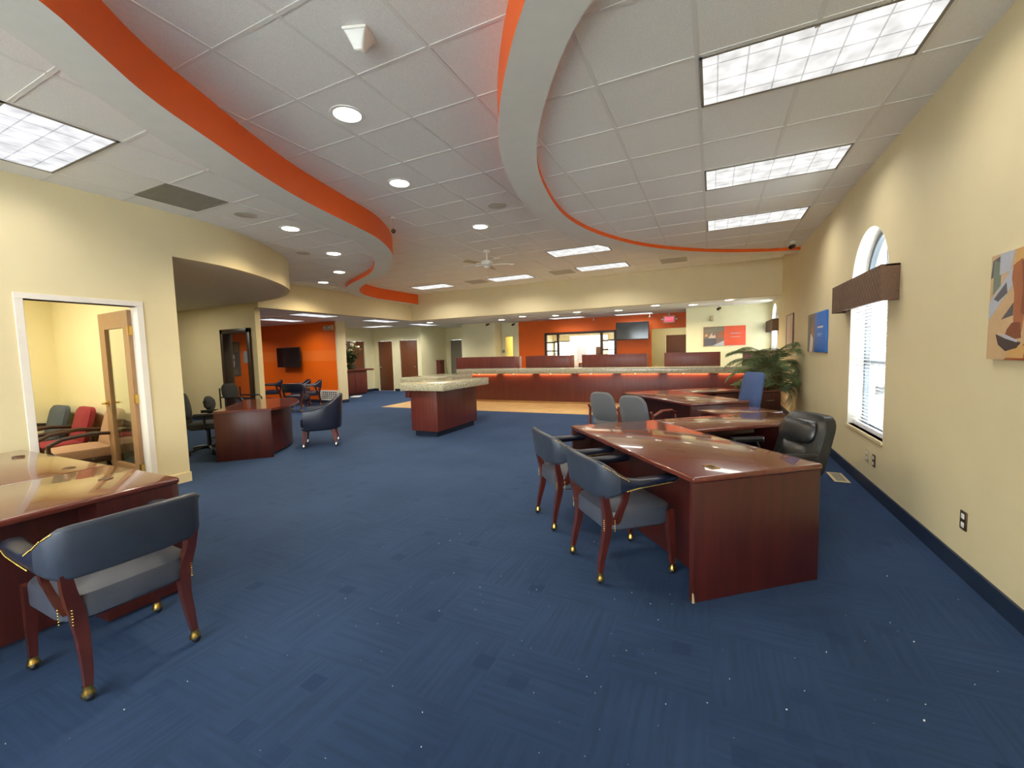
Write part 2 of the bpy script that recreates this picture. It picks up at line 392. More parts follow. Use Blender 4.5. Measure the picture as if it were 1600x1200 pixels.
struct('wall_recess', wall(MB(), 'x', -7.3, -6.6, 14.6, 14.72, 0, ZL, [(-7.16, -6.84, 0, 2.07)]), 'paint_cream_lit')
BW = (-5.5, -3.0, .86, 2.1)
struct('wall_back', wall(MB(), 'x', -6.6, -.69, 14.6, 14.72, 0, ZL, [BW, (-1.82, -.76, 0, 2.12)]), 'orange_paint')
struct('wall_teller_side', MB().box(-.69, XR, 13.2, 13.32, 0, ZL).box(-.69, -.57, 13.32, 14.72, 0, ZL), 'paint_cream_lit')
# rooms glimpsed beyond the back wall
struct('wall_drive_left', MB().box(-6.62, -6.5, 14.72, 18.2, 0, ZL), 'paint_office')
struct('wall_drive_far', wall(MB(), 'x', -6.5, -.4, 18.1, 18.22, 0, ZL, [(-6.45, -5.65, .8, 1.92), (-5.45, -4.55, .8, 1.92), (-4.35, -3.4, .8, 1.92)]), 'paint_office')
struct('wall_drive_right', MB().box(-2.1, -1.98, 14.72, 18.1, 0, ZL), 'paint_office')
struct('wall_passage', wall(MB(), 'x', -1.98, .2, 16.5, 16.62, 0, ZL, [(-1.55, -.85, 0, 1.95)]), 'paint_office')
struct('wall_recess_far', MB().box(-8.6, -6.62, 16.4, 16.5, 0, ZL), 'paint_office')

# headers, curved fascia over the nook
struct('wall_header_back', MB().box(XH, XR, YB, YB+.14, ZL, 3.6), 'paint_cream')
struct('wall_header_left', MB().box(XH-.14, XH, 6.1, YB+.14, ZL, 3.6), 'paint_cream')
FC = smoothline([(-5.771, 2.7), (-5.771, 3.0), (-5.82, 3.5), (-6.03, 4.08), (-6.46, 4.8), (-6.86, 5.27), (-7.15, 5.49), (-7.62, 5.75), (-8.15, 5.93), (-8.65, 6.02), (-9.05, 6.085), (-9.35, 6.095)], 2)
rings = []
for i, (x, y) in enumerate(FC):
    a_, b_ = FC[max(i-1, 0)], FC[min(i+1, len(FC)-1)]; d = V(b_[0]-a_[0], b_[1]-a_[1]).normalized(); ix, iy = x-.08*d.y*(1 if d.y > -9 else 1), y+.08*d.x
    rings.append([(x, y, 2.70), (ix, iy, 2.70), (ix, iy, 3.6), (x, y, 3.6)])
mb = MB().loft(rings)
struct('wall_curved_fascia', mb, 'paint_cream', smooth=True)
struct('ceiling_nook', MB().prism([(x-.02, y-.01) for x, y in FC] + [(-9.0, 6.12), (-14.4, 6.12), (-14.4, 2.85), (-5.80, 2.85)], 2.702, 2.76), 'paint_soffit')

# bulkhead bands (plan curves), hanging below the side ceilings
kL, kR = 1.0, 1.018
LR = [(-2.3, -3.0), (-2.3, -1.4), (-2.38, -.4), (-2.55, .4)] + [(-2.78, .96), (-2.95, 1.19), (-3.22, 1.56), (-3.44, 2.06), (-3.67, 2.55), (-3.9, 3.17), (-4.07, 3.9), (-4.15, 4.28), (-4.25, 4.66), (-4.42, 5.04), (-4.66, 5.45), (-4.88, 5.75), (-5.24, 6.13), (-5.77, 6.64), (-6.41, 7.05), (-7.13, 7.45), (-7.57, 7.71), (-7.96, 8.04), (-8.26, 8.38), (-8.54, 8.85), (-8.74, 9.52), (-8.75, 10.07), (-8.7, 11.38)]
LL = [(-2.78, -3.0), (-2.78, -1.4), (-2.86, -.4), (-3.0, .4)] + [(-3.17, .95), (-3.32, 1.16), (-3.46, 1.38), (-3.70, 1.76), (-3.97, 2.31), (-4.16, 2.89), (-4.32, 3.48), (-4.49, 4.07), (-4.58, 4.5), (-4.77, 4.96), (-5.02, 5.36), (-5.25, 5.69), (-5.55, 6.02), (-6.06, 6.5), (-6.53, 6.79), (-7.07, 7.08), (-7.62, 7.37), (-8.01, 7.67), (-8.53, 8.23), (-8.86, 8.84), (-8.98, 9.5)]
RL = [(1.42, .8), (.9, .84), (.3, 1.02), (-.2, 1.34), (-.56, 1.68)] + [(x*kR, y*kR) for x, y in [(-.81, 1.97), (-.98, 2.18), (-1.22, 2.53), (-1.43, 2.89), (-1.59, 3.23), (-1.71, 3.55), (-1.83, 3.94), (-1.9, 4.32), (-1.96, 4.67), (-1.98, 5.25), (-1.93, 5.9), (-1.81, 6.45), (-1.51, 7.12), (-1.14, 7.67), (-.39, 8.51), (.09, 8.87), (.82, 9.2), (1.42, 9.36)]]
RR = [(1.42, 1.28), (.95, 1.32), (.45, 1.46), (.0, 1.72), (-.32, 1.98)] + [(x*kR, y*kR) for x, y in [(-.54, 2.13), (-.7, 2.3), (-.91, 2.6), (-1.04, 2.82), (-1.19, 3.09), (-1.35, 3.44), (-1.46, 3.76), (-1.54, 4.1), (-1.62, 4.57), (-1.66, 5.0), (-1.65, 5.44), (-1.55, 6.01), (-1.38, 6.52), (-1.08, 7.2), (-.61, 7.82), (-.1, 8.3), (.44, 8.66), (.98, 8.92), (1.42, 9.04)]]
LR, LL, RL, RR = (smoothline(q, 2) for q in (LR, LL, RL, RR))
def resample(p, n):
    p = [Vector(q) for q in p]; d = [0]
    for a, b in zip(p, p[1:]): d.append(d[-1]+(b-a).length)
    out = []; j = 0
    for i in range(n):
        t = d[-1]*i/(n-1)
        while j < len(p)-2 and d[j+1] < t: j += 1
        f = (t-d[j])/max(d[j+1]-d[j], 1e-9); out.append(p[j].lerp(p[j+1], f))
    return out
def midline(a, b, n=90): return [tuple((p+q)/2) for p, q in zip(resample(a, n), resample(b, n))]
def band(name, right, left, zb):
    mb = MB(); bm = mb.bm
    poly = right + left[::-1]
    a = [bm.verts.new((x, y, zb)) for x, y in poly]; b = [bm.verts.new((x, y, ZC+.01)) for x, y in poly]
    bm.faces.new(a[::-1]).material_index = 0
    n = len(poly)
    for i in range(n):
        f = bm.faces.new((a[i], a[(i+1) % n], b[(i+1) % n], b[i])); f.material_index = 1
    f = bm.faces.new(b); f.material_index = 0
    struct(name, mb, ['paint_band', 'band_orange'], smooth=True)
band('trim_1', LR + [(-9.0, 11.38)], LL + [(-9.02, 9.6)], 3.12)
band('trim_2', RR, RL, 3.155)

def inside(p, poly):
    x, y = p; c = False; j = len(poly)-1
    for i in range(len(poly)):
        xi, yi = poly[i]; xj, yj = poly[j]
        if (yi > y) != (yj > y) and x < (xj-xi)*(y-yi)/(yj-yi)+xi: c = not c
        j = i
    return c
T = .6096
def ceil_grid(mb, poly, z, ox, oy, keep):
    xs = [p[0] for p in poly]; ys = [p[1] for p in poly]
    def runs(f, lo, hi):
        s = None; t = lo; out = []
        while t <= hi:
            k = keep(f(t))
            if k and s is None: s = t
            if not k and s is not None: out.append((s, t)); s = None
            t += .03
        if s is not None: out.append((s, t))
        return out
    i = math.floor((min(xs)-ox)/T)
    while ox+i*T < max(xs):
        x = ox+i*T; i += 1
        for a, b in runs(lambda t: (x, t), min(ys), max(ys)): mb.box(x-.013, x+.013, a, b, z-.0041, z+.01, 1)
    i = math.floor((min(ys)-oy)/T)
    while oy+i*T < max(ys):
        y = oy+i*T; i += 1
        for a, b in runs(lambda t: (t, y), min(xs), max(xs)): mb.box(a, b, y-.013, y+.013, z-.0035, z+.01, 1)
polyR = midline(RL, RR) + [(XR+.05, 9.2), (XR+.05, 1.0)]
polyL = midline(LR, LL, 120)
polyL = [p for p in polyL if p[1] < 9.75] + [(-9.05, 9.75), (-9.05, 6.1)] + [(x-.05, y-.03) for x, y in FC[::-1]] + [(XL-.05, 2.8), (XL-.05, -3.1)]
def ceil(name, poly, z, ox, oy, keep=None):
    mb = MB(); mb.prism(poly, z, z+.03, 0)
    ceil_grid(mb, poly, z, ox, oy, keep or (lambda p: inside(p, poly) and clear(p)))
    struct(name, mb, ['ceiling_tile', 'grid_white'])
GX, GY = -.099, 3.537
HOLES = [(GX+.61, GY-.3048, .6, .3), (GX+.61, GY+2.5*T, .6, .3), (GX+.61, GY+5.5*T, .6, .3), (-4.854, 1.53, .61, .32), (-5.16, 2.74, .3, .3), (-2.40, 8.28, .6, .3), (-2.37, 10.15, .6, .3), (-4.84, 10.28, .6, .3), (-7.36, 10.3, .6, .3), (-5.86, 10.27, .28, .26), (-3.4, 10.25, .28, .26), (-.8, 10.3, .28, .26), (-1.2, -1.3, .6, .3)]
def clear(p): return not any(abs(p[0]-x) < a-.02 and abs(p[1]-y) < b-.02 for x, y, a, b in HOLES)
ceil('ceiling_right', polyR, ZS, GX, GY)
ceil('ceiling_left', polyL, ZS, -4.235, 1.86)
polyC = [(XL-.1, YF), (XR+.05, YF), (XR+.05, YB+.05), (XH-.05, YB+.05), (XH-.05, 6.0), (XL-.1, 2.8)]
ceil('ceiling', polyC, ZC, -1.665, 2.385, lambda p: inside(p, polyC) and clear(p) and not inside(p, polyR) and not inside(p, polyL))
pb = [(-17.6, 6.2), (-9.1, 6.2), (-9.1, 11.45), (1.5, 11.45), (1.5, 18.3), (-17.6, 18.3)]
ceil('ceiling_low', pb, ZL, -9.3, 12.05, lambda p: inside(p, pb) and not (p[0] > -9.1 and p[1] < 11.55) and p[1] < 14.6 and p[0] > -13)

# baseboards
BH = .115
struct('baseboard_right', MB().box(XR-.014, XR, YF, 13.2, 0, BH), 'baseboard_blue')
struct('baseboard_left', MB().box(XL, XL+.012, YF, DO[0]-.06, 0, BH).box(XL, XL+.012, DO[1]+.06, 2.91, 0, BH), 'paint_cream')
struct('baseboard_orange', MB().box(-17.4, -10.68, 9.735, 9.75, 0, .1).box(-10.69, -10.675, 9.735, 10.1, 0, .1), 'baseboard_blue')
struct('baseboard_hall', MB().box(-13.0, -12.985, 10.1, 12.22, 0, .1).box(-13.0, -12.985, 13.32, 13.75, 0, .1).box(-13.0, -12.79, 13.735, 13.75, 0, .1).box(-11.9, -11.63, 13.735, 13.75, 0, .1).box(-10.62, -10.5, 13.735, 13.75, 0, .1), 'baseboard_blue')
struct('baseboard_nook', MB().box(-14.3, GL[0]-.1, 6.085, 6.1, 0, .1).box(GL[1]+.04, XH-.13, 6.085, 6.1, 0, .1), 'baseboard_blue')

# ---------- windows
def arched_window(name, ys, zb, zsp, xo):
    w = bpy.data.objects.new(name, None); C.objects.link(w); w['kind'] = 'structure'
    y0, y1 = ys; yc = (y0+y1)/2; r = (y1-y0)/2
    def outline(inset):
        rr = r-inset
        return [(y0+inset, zb+inset)] + [(yc-rr*math.cos(i*PI/24), zsp+rr*math.sin(i*PI/24)) for i in range(25)] + [(y1-inset, zb+inset)]
    mb = MB()
    a, b = outline(0), outline(.055)
    n = len(a)
    for i in range(n):
        j = (i+1) % n
        mb.hexa([(xo, *a[i]), (xo, *a[j]), (xo, *b[j]), (xo, *b[i]), (xo+.05, *a[i]), (xo+.05, *a[j]), (xo+.05, *b[j]), (xo+.05, *b[i])])
    mid = zb + (zsp-zb)*.47
    mb.box(xo, xo+.05, y0+.03, y1-.03, mid-.03, mid+.03); mb.box(xo, xo+.05, y0+.03, y1-.03, zsp-.03, zsp+.03)
    mb.build('frame', 'window_grey', w)
    MB().box(xo+.01, xo+.035, yc-.012, yc+.012, zsp, zsp+r-.02).build('muntin', 'window_grey', w)
    o = outline(.03)
    MB().prism(o, xo+.02, xo+.026, axis='x').build('pane', 'glass', w, smooth=False)
    return w
arched_window('window_1', W1y, W1z, W1s, XR+.13)
arched_window('window_2', W2y, W2z, W2s, XR+.1)
for k, ((y0, y1), zb, zsp, xd) in enumerate(((W1y, W1z, W1s, .13), (W2y, W2z, W2s, .1))):   # opening returns whitened: daylight on them is put into the colour
    yc = (y0+y1)/2; r = (y1-y0)/2; mb = MB()
    o = [(y0, zb)] + [(yc-r*math.cos(i*PI/24), zsp+r*math.sin(i*PI/24)) for i in range(25)] + [(y1, zb)]
    i_ = [(y0+.004, zb)] + [(yc-(r-.004)*math.cos(i*PI/24), zsp+(r-.004)*math.sin(i*PI/24)) for i in range(25)] + [(y1-.004, zb)]
    for a in range(len(o)-1): mb.prism([o[a], o[a+1], i_[a+1], i_[a]], XR-.001, XR+xd, axis='x')
    struct('trim_%d' % (10+k), mb, 'reveal_daylit', smooth=True)
struct('trim_3', MB().box(XR-.015, XR+.13, W1y[0], W1y[1], W1z-.03, W1z, bevel=.004), 'paint_cream')
# venetian blinds and fabric valances
def blind(label, ys, zt, zb, n, x):
    t = thing('window_blind', label, 'blind', (0, 0, 0))
    MB().box(x-.02, x+.03, ys[0], ys[1], zt-.04, zt).build('headrail', 'blind_white', t)
    mb = MB()
    for i in range(n):
        z = zt-.06-(zt-zb-.1)*i/(n-1); M = Matrix.Translation((x, (ys[0]+ys[1])/2, z)) @ Matrix.Rotation(.32, 4, 'Y')
        mb.obox(M, .048, ys[1]-ys[0], .003)
    mb.build('slats', 'blind_white', t, smooth=False)
    MB().box(x-.022, x+.022, ys[0], ys[1], zb, zb+.022).build('bottom_rail', 'blind_white', t)
    mb = MB()
    for k in (.12, .5, .88):
        y = ys[0]+(ys[1]-ys[0])*k; mb.cyl((x-.026, y, zb), (x-.026, y, zt), .0018, seg=5)
    mb.build('lift_cord', 'blind_white', t)
blind('white venetian blind with open slats in the arched window beside the black leather chair', (W1y[0]+.02, W1y[1]-.02), 1.93, W1z+.002, 36, XR+.065)
blind('white venetian blind in the far window behind the palm', (W2y[0]+.02, W2y[1]-.02), 1.95, W2z+.02, 26, XR+.05)
def valance(label, ys, z0, z1):
    t = thing('window_valance', label, 'valance', (0, 0, 0))
    MB().box(XR-.13, XR-.1, ys[0]+.02, ys[1]-.02, z0, z1).build('front_panel', 'valance_quilt', t)
    for y in (ys[0], ys[1]-.025): MB().box(XR-.133, XR-.001, y, y+.025, z0-.002, z1+.002, bevel=.006).build('side_panel', 'valance_brown', t)
    MB().box(XR-.105, XR-.001, ys[0], ys[1], z1-.02, z1, bevel=.004).build('top_panel', 'valance_brown', t)
valance('brown quilted box valance across the near arched window', (4.62, 6.22), 1.82, 2.12)
valance('brown box valance on the far window behind the palm', (11.8, 13.15), 1.82, 2.1)

# outdoors seen through the glass; unseen ground in front added to bounce daylight inside
struct('ground', MB().box(1.65, 12, -4, 22, -.5, -.3).box(-16, 12, 18.25, 30, -.5, -.3).box(-20, 14, -26, YF-.13, -.5, -.3), 'paint_brickout')
struct('wall_exterior', MB().box(6.2, 6.4, -2, 7.6, -.3, 4.2), 'brick_out')

# back-wall divided window
w = bpy.data.objects.new('window_3', None); C.objects.link(w); w['kind'] = 'structure'
x0, x1, z0, z1 = BW; mb = MB()
y0, y1 = 14.56, 14.66
mb.box(x0-.04, x1+.04, y0, y1, z1-.04, z1+.04).box(x0-.04, x1+.04, y0, y1, z0-.03, z0+.03)
for xx in (x0-.01, x0+.46, x1-.46, x1+.01): mb.box(xx-.04, xx+.04, y0, y1, z0, z1)
for zz in (z0+.31, z0+.62, z0+.93):
    mb.box(x0, x0+.46, y0+.02, y1-.02, zz-.022, zz+.022).box(x1-.46, x1, y0+.02, y1-.02, zz-.022, zz+.022)
mb.build('frame', 'dark_frame', w)
MB().box(x0, x1, 14.6, 14.606, z0, z1).build('pane', 'glass', w)
for k, (a, b) in enumerate(((-6.45, -5.65), (-5.45, -4.55), (-4.35, -3.4))):
    w = bpy.data.objects.new('window_%d' % (4+k), None); C.objects.link(w); w['kind'] = 'structure'
    mb = MB(); zb, zt = .8, 1.92
    mb.box(a, b, 18.12, 18.18, zb, zb+.05).box(a, b, 18.12, 18.18, zt-.05, zt).box(a, a+.05, 18.12, 18.18, zb, zt).box(b-.05, b, 18.12, 18.18, zb, zt).box(a, b, 18.12, 18.18, 1.33, 1.37)
    mb.build('frame', 'window_grey', w)
    MB().box(a, b, 18.15, 18.155, zb, zt).build('pane', 'glass', w)
# tall glass panel in the nook wall
w = bpy.data.objects.new('window_7', None); C.objects.link(w); w['kind'] = 'structure'
mb = MB(); fx0, fx1 = GL
mb.box(fx0-.03, fx0+.07, 6.06, 6.28, 0, 2.17, bevel=.006).box(fx1-.09, fx1+.03, 6.06, 6.28, 0, 2.17, bevel=.006).box(fx0-.03, fx1+.03, 6.06, 6.28, 2.07, 2.17, bevel=.006)
mb.build('frame', 'dark_frame', w)
MB().box(fx0+.07, fx1-.09, 6.15, 6.158, 0, 2.07).build('pane', 'glass', w)

# ---------- doors
def casing(name, axis, a0, a1, zt, t0, t1, w=.055, mat='paint_cream_lit'):
    mb = MB()
    def bx(p, q, zb, zz):
        if axis == 'x': mb.box(p, q, t0, t1, zb, zz, bevel=.004)
        else: mb.box(t0, t1, p, q, zb, zz, bevel=.004)
    bx(a0-w, a0+.005, 0, zt); bx(a1-.005, a1+w, 0, zt); bx(a0-w, a1+w, zt, zt+w)
    return struct(name, mb, mat)
casing('trim_4', 'y', DO[0], DO[1], 2.08, XL-.135, XL+.018, mat='paint_casing')
casing('trim_5', 'y', 12.3, 13.25, 2.09, -13.13, -12.985)
casing('trim_6', 'x', -12.73, -11.96, 2.08, 13.735, 13.88)
casing('trim_7', 'x', -11.57, -10.68, 2.08, 13.735, 13.88)
casing('trim_8', 'x', -10.27, -9.45, 2.08, 15.485, 15.63)
casing('trim_9', 'x', -7.16, -6.84, 2.07, 14.585, 14.73, .03)
def handle(parent, p, d):
    h = MB(); p = Vector(p); d = Vector(d)
    h.cyl(p, p+d*.012, .03, seg=16).cyl(p, p+d*.055, .011, seg=10)
    s = V(-d.y, d.x, 0)
    h.tube([p+d*.055, p+d*.058+s*.03, p+d*.056+s*.1], [.01, .011, .008], 8)
    return h.build('handle', 'brass', parent)
# office door standing open into the office, glazed
d1 = bpy.data.objects.new('door_1', None); C.objects.link(d1); d1['kind'] = 'structure'
d1.location = (XL-.12, DO[1]-.02, 0); d1.rotation_euler = (0, 0, PI + math.radians(-4))
mb = MB(); L = .82
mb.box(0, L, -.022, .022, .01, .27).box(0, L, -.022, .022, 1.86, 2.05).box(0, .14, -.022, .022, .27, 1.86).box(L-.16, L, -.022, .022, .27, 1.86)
mb.build('leaf', 'door_wood_lit', d1, smooth=False)
MB().box(.14, L-.16, -.004, .004, .27, 1.86).build('pane', 'glass', d1, smooth=False)
for z in (.25, 1.05, 1.82): MB().box(-.012, .008, -.03, .03, z-.05, z+.05).cyl((-.012, -.03, z-.055), (-.012, -.03, z+.055), .008).build('hinge', 'brass', d1)
handle(d1, (L-.08, .022, .98), (0, 1, 0)); handle(d1, (L-.08, -.022, .98), (0, -1, 0))
def flat_door(name, loc, rz, w, zt, mat='door_wood', side=1):
    d = bpy.data.objects.new(name, None); C.objects.link(d); d['kind'] = 'structure'; d.location = loc; d.rotation_euler = (0, 0, rz)
    MB().box(.01, w-.01, -.02, .02, .008, zt-.005, bevel=.003).build('leaf', mat, d)
    h = MB(); px = w-.08 if side > 0 else .08
    h.cyl((px, -.02, 1.0), (px, -.05, 1.0), .028, seg=14).tube([(px, -.05, 1.0), (px-.1*side, -.055, 1.0)], .011)
    h.build('handle', 'chrome', d)
flat_door('door_2', (-13.05, 12.3, 0), PI/2, .95, 2.09)
flat_door('door_3', (-12.73, 13.8, 0), 0, .77, 2.08, side=-1)
flat_door('door_4', (-11.57, 13.8, 0), 0, .89, 2.08)
flat_door('door_5', (-10.27, 15.56, 0), 0, .82, 2.08, 'vent_grey')
flat_door('door_6', (-1.55, 16.56, 0), 0, .7, 1.95)
# ------------------------------------------------------------------ light fittings
def troffer(label, x, y, z, lx=1.195, ly=.585, group='fluorescent ceiling panels', lens='lens_x', power=12.5):
    t = thing('ceiling_light', label, 'ceiling light', (x, y, z), 0, group)
    mb = MB(); a, b = lx/2, ly/2; w = .018
    mb.box(-a, a, -b, -b+w, -.008, .02).box(-a, a, b-w, b, -.008, .02).box(-a, -a+w, -b, b, -.008, .02).box(a-w, a, -b, b, -.008, .02)
    mb.build('frame', 'vent_grey', t, smooth=False)  # frame greyed: shade of the recessed edge is in its colour
    MB().box(-a+w, a-w, -b+w, b-w, -.004, .0015).build('lens', lens, t, smooth=False)
    lamp('fluorescent_tubes', 'AREA', (x, y, z-.012), power, (1, .96, .88), (lx-.06, ly-.06), spread=2.55)
    return t
troffer('bright long fluorescent panel nearest along the right side ceiling', GX+.61, GY-.3048, ZS, power=7.5)
troffer('middle fluorescent panel of three along the right side ceiling', GX+.61, GY+2.5*T, ZS, power=8.5)
troffer('small looking fluorescent panel beside the orange band end and camera', GX+.61, GY+5.5*T, ZS, power=10)
troffer('large fluorescent panel above the office doorway on the left ceiling', -4.235-2*.6096+.6, 1.53, ZS, 1.2, .62, lens='lens_y', power=8)
troffer('centre ceiling panel tucked beside the right curved band', -2.40, 8.28, ZC, power=20)
troffer('fluorescent panel above the counter nearest the right curved band, close to the cream header', -2.37, 10.15, ZC, power=20)
troffer('fluorescent panel right behind the ceiling fan near the header', -4.84, 10.28, ZC, power=20)
troffer('fluorescent panel beside the orange end of the left wavy band', -7.36, 10.3, ZC, power=20)
lamp('fluorescent_tubes', 'AREA', (-1.2, -1.3, ZC-.012), 12.5, (1, .96, .88), (1.13, .52), spread=2.55)  # unseen fill lamp added behind the camera, no fitting
G2 = 'low ceiling fluorescent panels'
troffer('low fluorescent panel seen through the nook glass', -14.6, 8.2, ZL-.002, 1.2, .6, G2, power=19)
troffer('low fluorescent panel at the left edge of the orange waiting room', -11.5, 8.5, ZL-.002, .6, 1.2, G2, 'lens_y', power=19)
troffer('low fluorescent panel above the orange wall beside the left header', -9.66, 8.1, ZL-.002, .6, 1.2, G2, 'lens_y', power=19)
troffer('low fluorescent panel over the hall, nearest the header corner', -9.72, 10.7, ZL-.002, .6, 1.2, G2, 'lens_y', power=19)
troffer('low fluorescent panel over the hall in front of the brown doors', -11.6, 12.6, ZL-.002, 1.2, .6, G2, power=19)
troffer('low fluorescent panel beside the first recessed can near the header corner', -9.8, 13.05, ZL-.002, .6, 1.2, G2, 'lens_y', power=19)
troffer('low strip light above the divided window', -4.5, 13.95, ZL-.002, 1.2, .6, G2, power=7)
troffer('low strip light above the back wall television', -2.3, 14.1, ZL-.002, 1.2, .6, G2, power=7)

trim_me = lens_me = None
def can(label, x, y, z, group, power, spot=2.6, blend=.9, r=.105):
    global trim_me, lens_me
    t = thing('downlight', label, 'downlight', (x, y, z), 0, group)
    if trim_me is None:
        trim_me = MB().lathe([(r+.03, 0), (r+.028, -.006), (r+.004, -.008), (r, 0), (r, .02), (r+.03, .02)], 28).build('trim_ring', 'white_plastic', t)
        lens_me = MB().lathe([(.002, -.004), (r, -.004), (r, .012), (.002, .012)], 28).build('lens', 'down_lens', t)
    else:
        for src in (trim_me, lens_me):
            c = src.copy(); C.objects.link(c); c.parent = t
    if power: lamp('downlight_lamp', 'SPOT', (x, y, z-.03), power, WARM, .07, spot_size=spot, spot_blend=blend)
    return t
GC = 'recessed cans in the centre ceiling'
can('large bright recessed can nearest, below the white ceiling pyramid', -2.70, 2.70, ZC, GC, 130)
can('second recessed can from the white ceiling pyramid, between the curved bands', -3.25, 3.99, ZC, GC, 130)
can('third recessed can from the white ceiling pyramid, beside the round speaker grille', -3.28, 5.91, ZC, GC, 130)
GL_ = 'recessed cans in the left ceiling'
can('recessed can beside the round speaker over the curved cream fascia', -5.16, 4.03, ZS, GL_, 110)
can('recessed can at the tip of the curved cream fascia', -5.79, 5.32, ZS, GL_, 110)
can('recessed can inside the bend of the wavy orange band', -6.95, 6.5, ZS, GL_, 110)
can('small recessed can closest to the cream header beyond the curved fascia', -8.2, 7.18, ZS, GL_, 110)
GH = 'recessed cans behind the back header'
for lb, x, y in (('recessed can at the header corner over the hall', -9.03, 12.4), ('recessed can in front of the pale block wall', -6.55, 13.1), ('recessed can beside the left end of the back orange wall', -5.47, 12.42),
                 ('recessed can over the gap between first teller screens', -4.51, 12.85), ('recessed can above the divided window centre', -3.6, 12.16), ('recessed can left of the back wall television', -2.46, 12.5),
                 ('recessed can above the lit exit sign', -1.37, 11.8), ('recessed can above the corner of orange and cream walls', -.475, 12.28), ('rightmost recessed can above the photo poster by the palm', .37, 11.66)):
    can(lb, x, y, ZL, GH, 66, 2.5)
lamp('downlight_lamp', 'SPOT', (-5.2, .55, ZS-.03), 22, WARM, .07, spot_size=2.0, spot_blend=.5)  # unseen lamp added to wash the left wall, no fitting
lamp('downlight_lamp', 'SPOT', (-3.6, -.9, ZS-.03), 40, WARM, .07, spot_size=2.6, spot_blend=.9)  # unseen lamp added near the camera for more light, no fitting
lamp('nook_fill_lamp', 'AREA', (-10.9, 4.4, 2.69), 26, (1, .95, .82), (1.2, .6))  # unseen lamp added to brighten the nook
lamp('office_lamp', 'AREA', (-7.3, 1.2, 2.7), 46, (1, .95, .8), (1.2, .6))
lamp('drive_room_fill_lamp', 'AREA', (-4.4, 15.4, 2.55), 60, (1, .95, .8), (1.2, .6))  # unseen lamp set before the partition to brighten its front
lamp('passage_lamp', 'AREA', (-1.2, 15.6, 2.55), 4, (1, .93, .74), (.6, .6))
lamp('recess_lamp', 'AREA', (-7.5, 15.9, 2.55), 22, (1, .86, .42), (.6, .6))

# ------------------------------------------------------------------ ceiling fittings
def grille(label, x, y, z, sx, sy, mat='vent_pale', n=14):
    t = thing('ceiling_vent', label, 'vent', (x, y, z), 0, 'ceiling vents')
    mb = MB(); a, b = sx/2, sy/2
    mb.box(-a, a, -b, -b+.02, -.008, .006).box(-a, a, b-.02, b, -.008, .006).box(-a, -a+.02, -b, b, -.008, .006).box(a-.02, a, -b, b, -.008, .006)
    mb.build('frame', mat, t, smooth=False)
    mb = MB()
    for i in range(n):
        y_ = -b+.02+(sy-.04)*(i+.5)/n
        mb.obox(Matrix.Translation((0, y_, -.003)), sx-.04, (sy-.04)/n*.8, .003)
    mb.build('slats', mat, t, smooth=False)
    MB().box(-a+.01, a-.01, -b+.01, b-.01, -.0025, .009).build('backing', mat, t, smooth=False)
grille('grey return grille in the left ceiling above the doorway post', -5.16, 2.74, ZS, .6, .6, 'vent_grey')
grille('square ceiling vent left of the ceiling fan light panel', -5.86, 10.27, ZC, .55, .5)
grille('square ceiling vent between the two light panels near the header', -3.4, 10.25, ZC, .55, .5)
grille('square ceiling vent at the right end of the header ceiling', -.8, 10.3, ZC, .55, .5)
def ceil_speaker(label, x, y, z, r=.13):
    t = thing('ceiling_speaker', label, 'speaker', (x, y, z), 0, 'round ceiling speakers')
    MB().lathe([(r, 0), (r-.004, -.006), (r-.02, -.008), (r-.02, .002), (r, .002)], 28).build('rim', 'vent_pale', t)
    MB().lathe([(.002, -.009), (r*.6, -.008), (r-.02, -.005), (r-.02, .002), (.002, .002)], 28).build('mesh_cover', 'vent_pale', t)
ceil_speaker('round speaker grille in the left ceiling beside the return grille', -5.12, 3.4, ZS)
ceil_speaker('round speaker grille in the centre ceiling beside the right curved band', -2.62, 5.2, ZC)
ceil_speaker('faint round speaker grille between the left recessed cans', -6.2, 5.05, ZS, .11)
# white pyramid housing
t = thing('ceiling_projector_mount', 'white square pyramid housing hanging from the centre ceiling', 'ceiling housing', (-1.97, 2.10, ZC), .35)
MB().box(-.075, .075, -.075, .075, -.018, 0, bevel=.004).build('base_plate', 'white_plastic', t)
rings = []
for f, z in ((.068, -.018), (.06, -.03), (.04, -.075), (.028, -.105)):
    k = max(.3, 1-(-z-.018)*6); rings.append([(x, y, z) for x, y in rrect(2*f, 2*f, f*(1-k*.9), 3)])
MB().loft(rings).build('cone', 'white_plastic', t)
MB().lathe([(.0265, -.112), (.022, -.1045), (.0265, -.1045)], 18).build('nozzle', 'white_plastic', t)
t = thing('hanging_sensor', 'small dark ball hanging on a thin rod beside the orange bend', 'sensor', (-4.14, 4.9, ZC))
MB().cyl((0, 0, -.16), (0, 0, 0), .006).build('rod', 'chrome', t); MB().lathe([(.03, 0), (.028, -.012), (.006, -.014)], 16).build('canopy', 'white_plastic', t)
MB().ball((0, 0, -.19), .034, seg=14).build('globe', 'bronze', t)
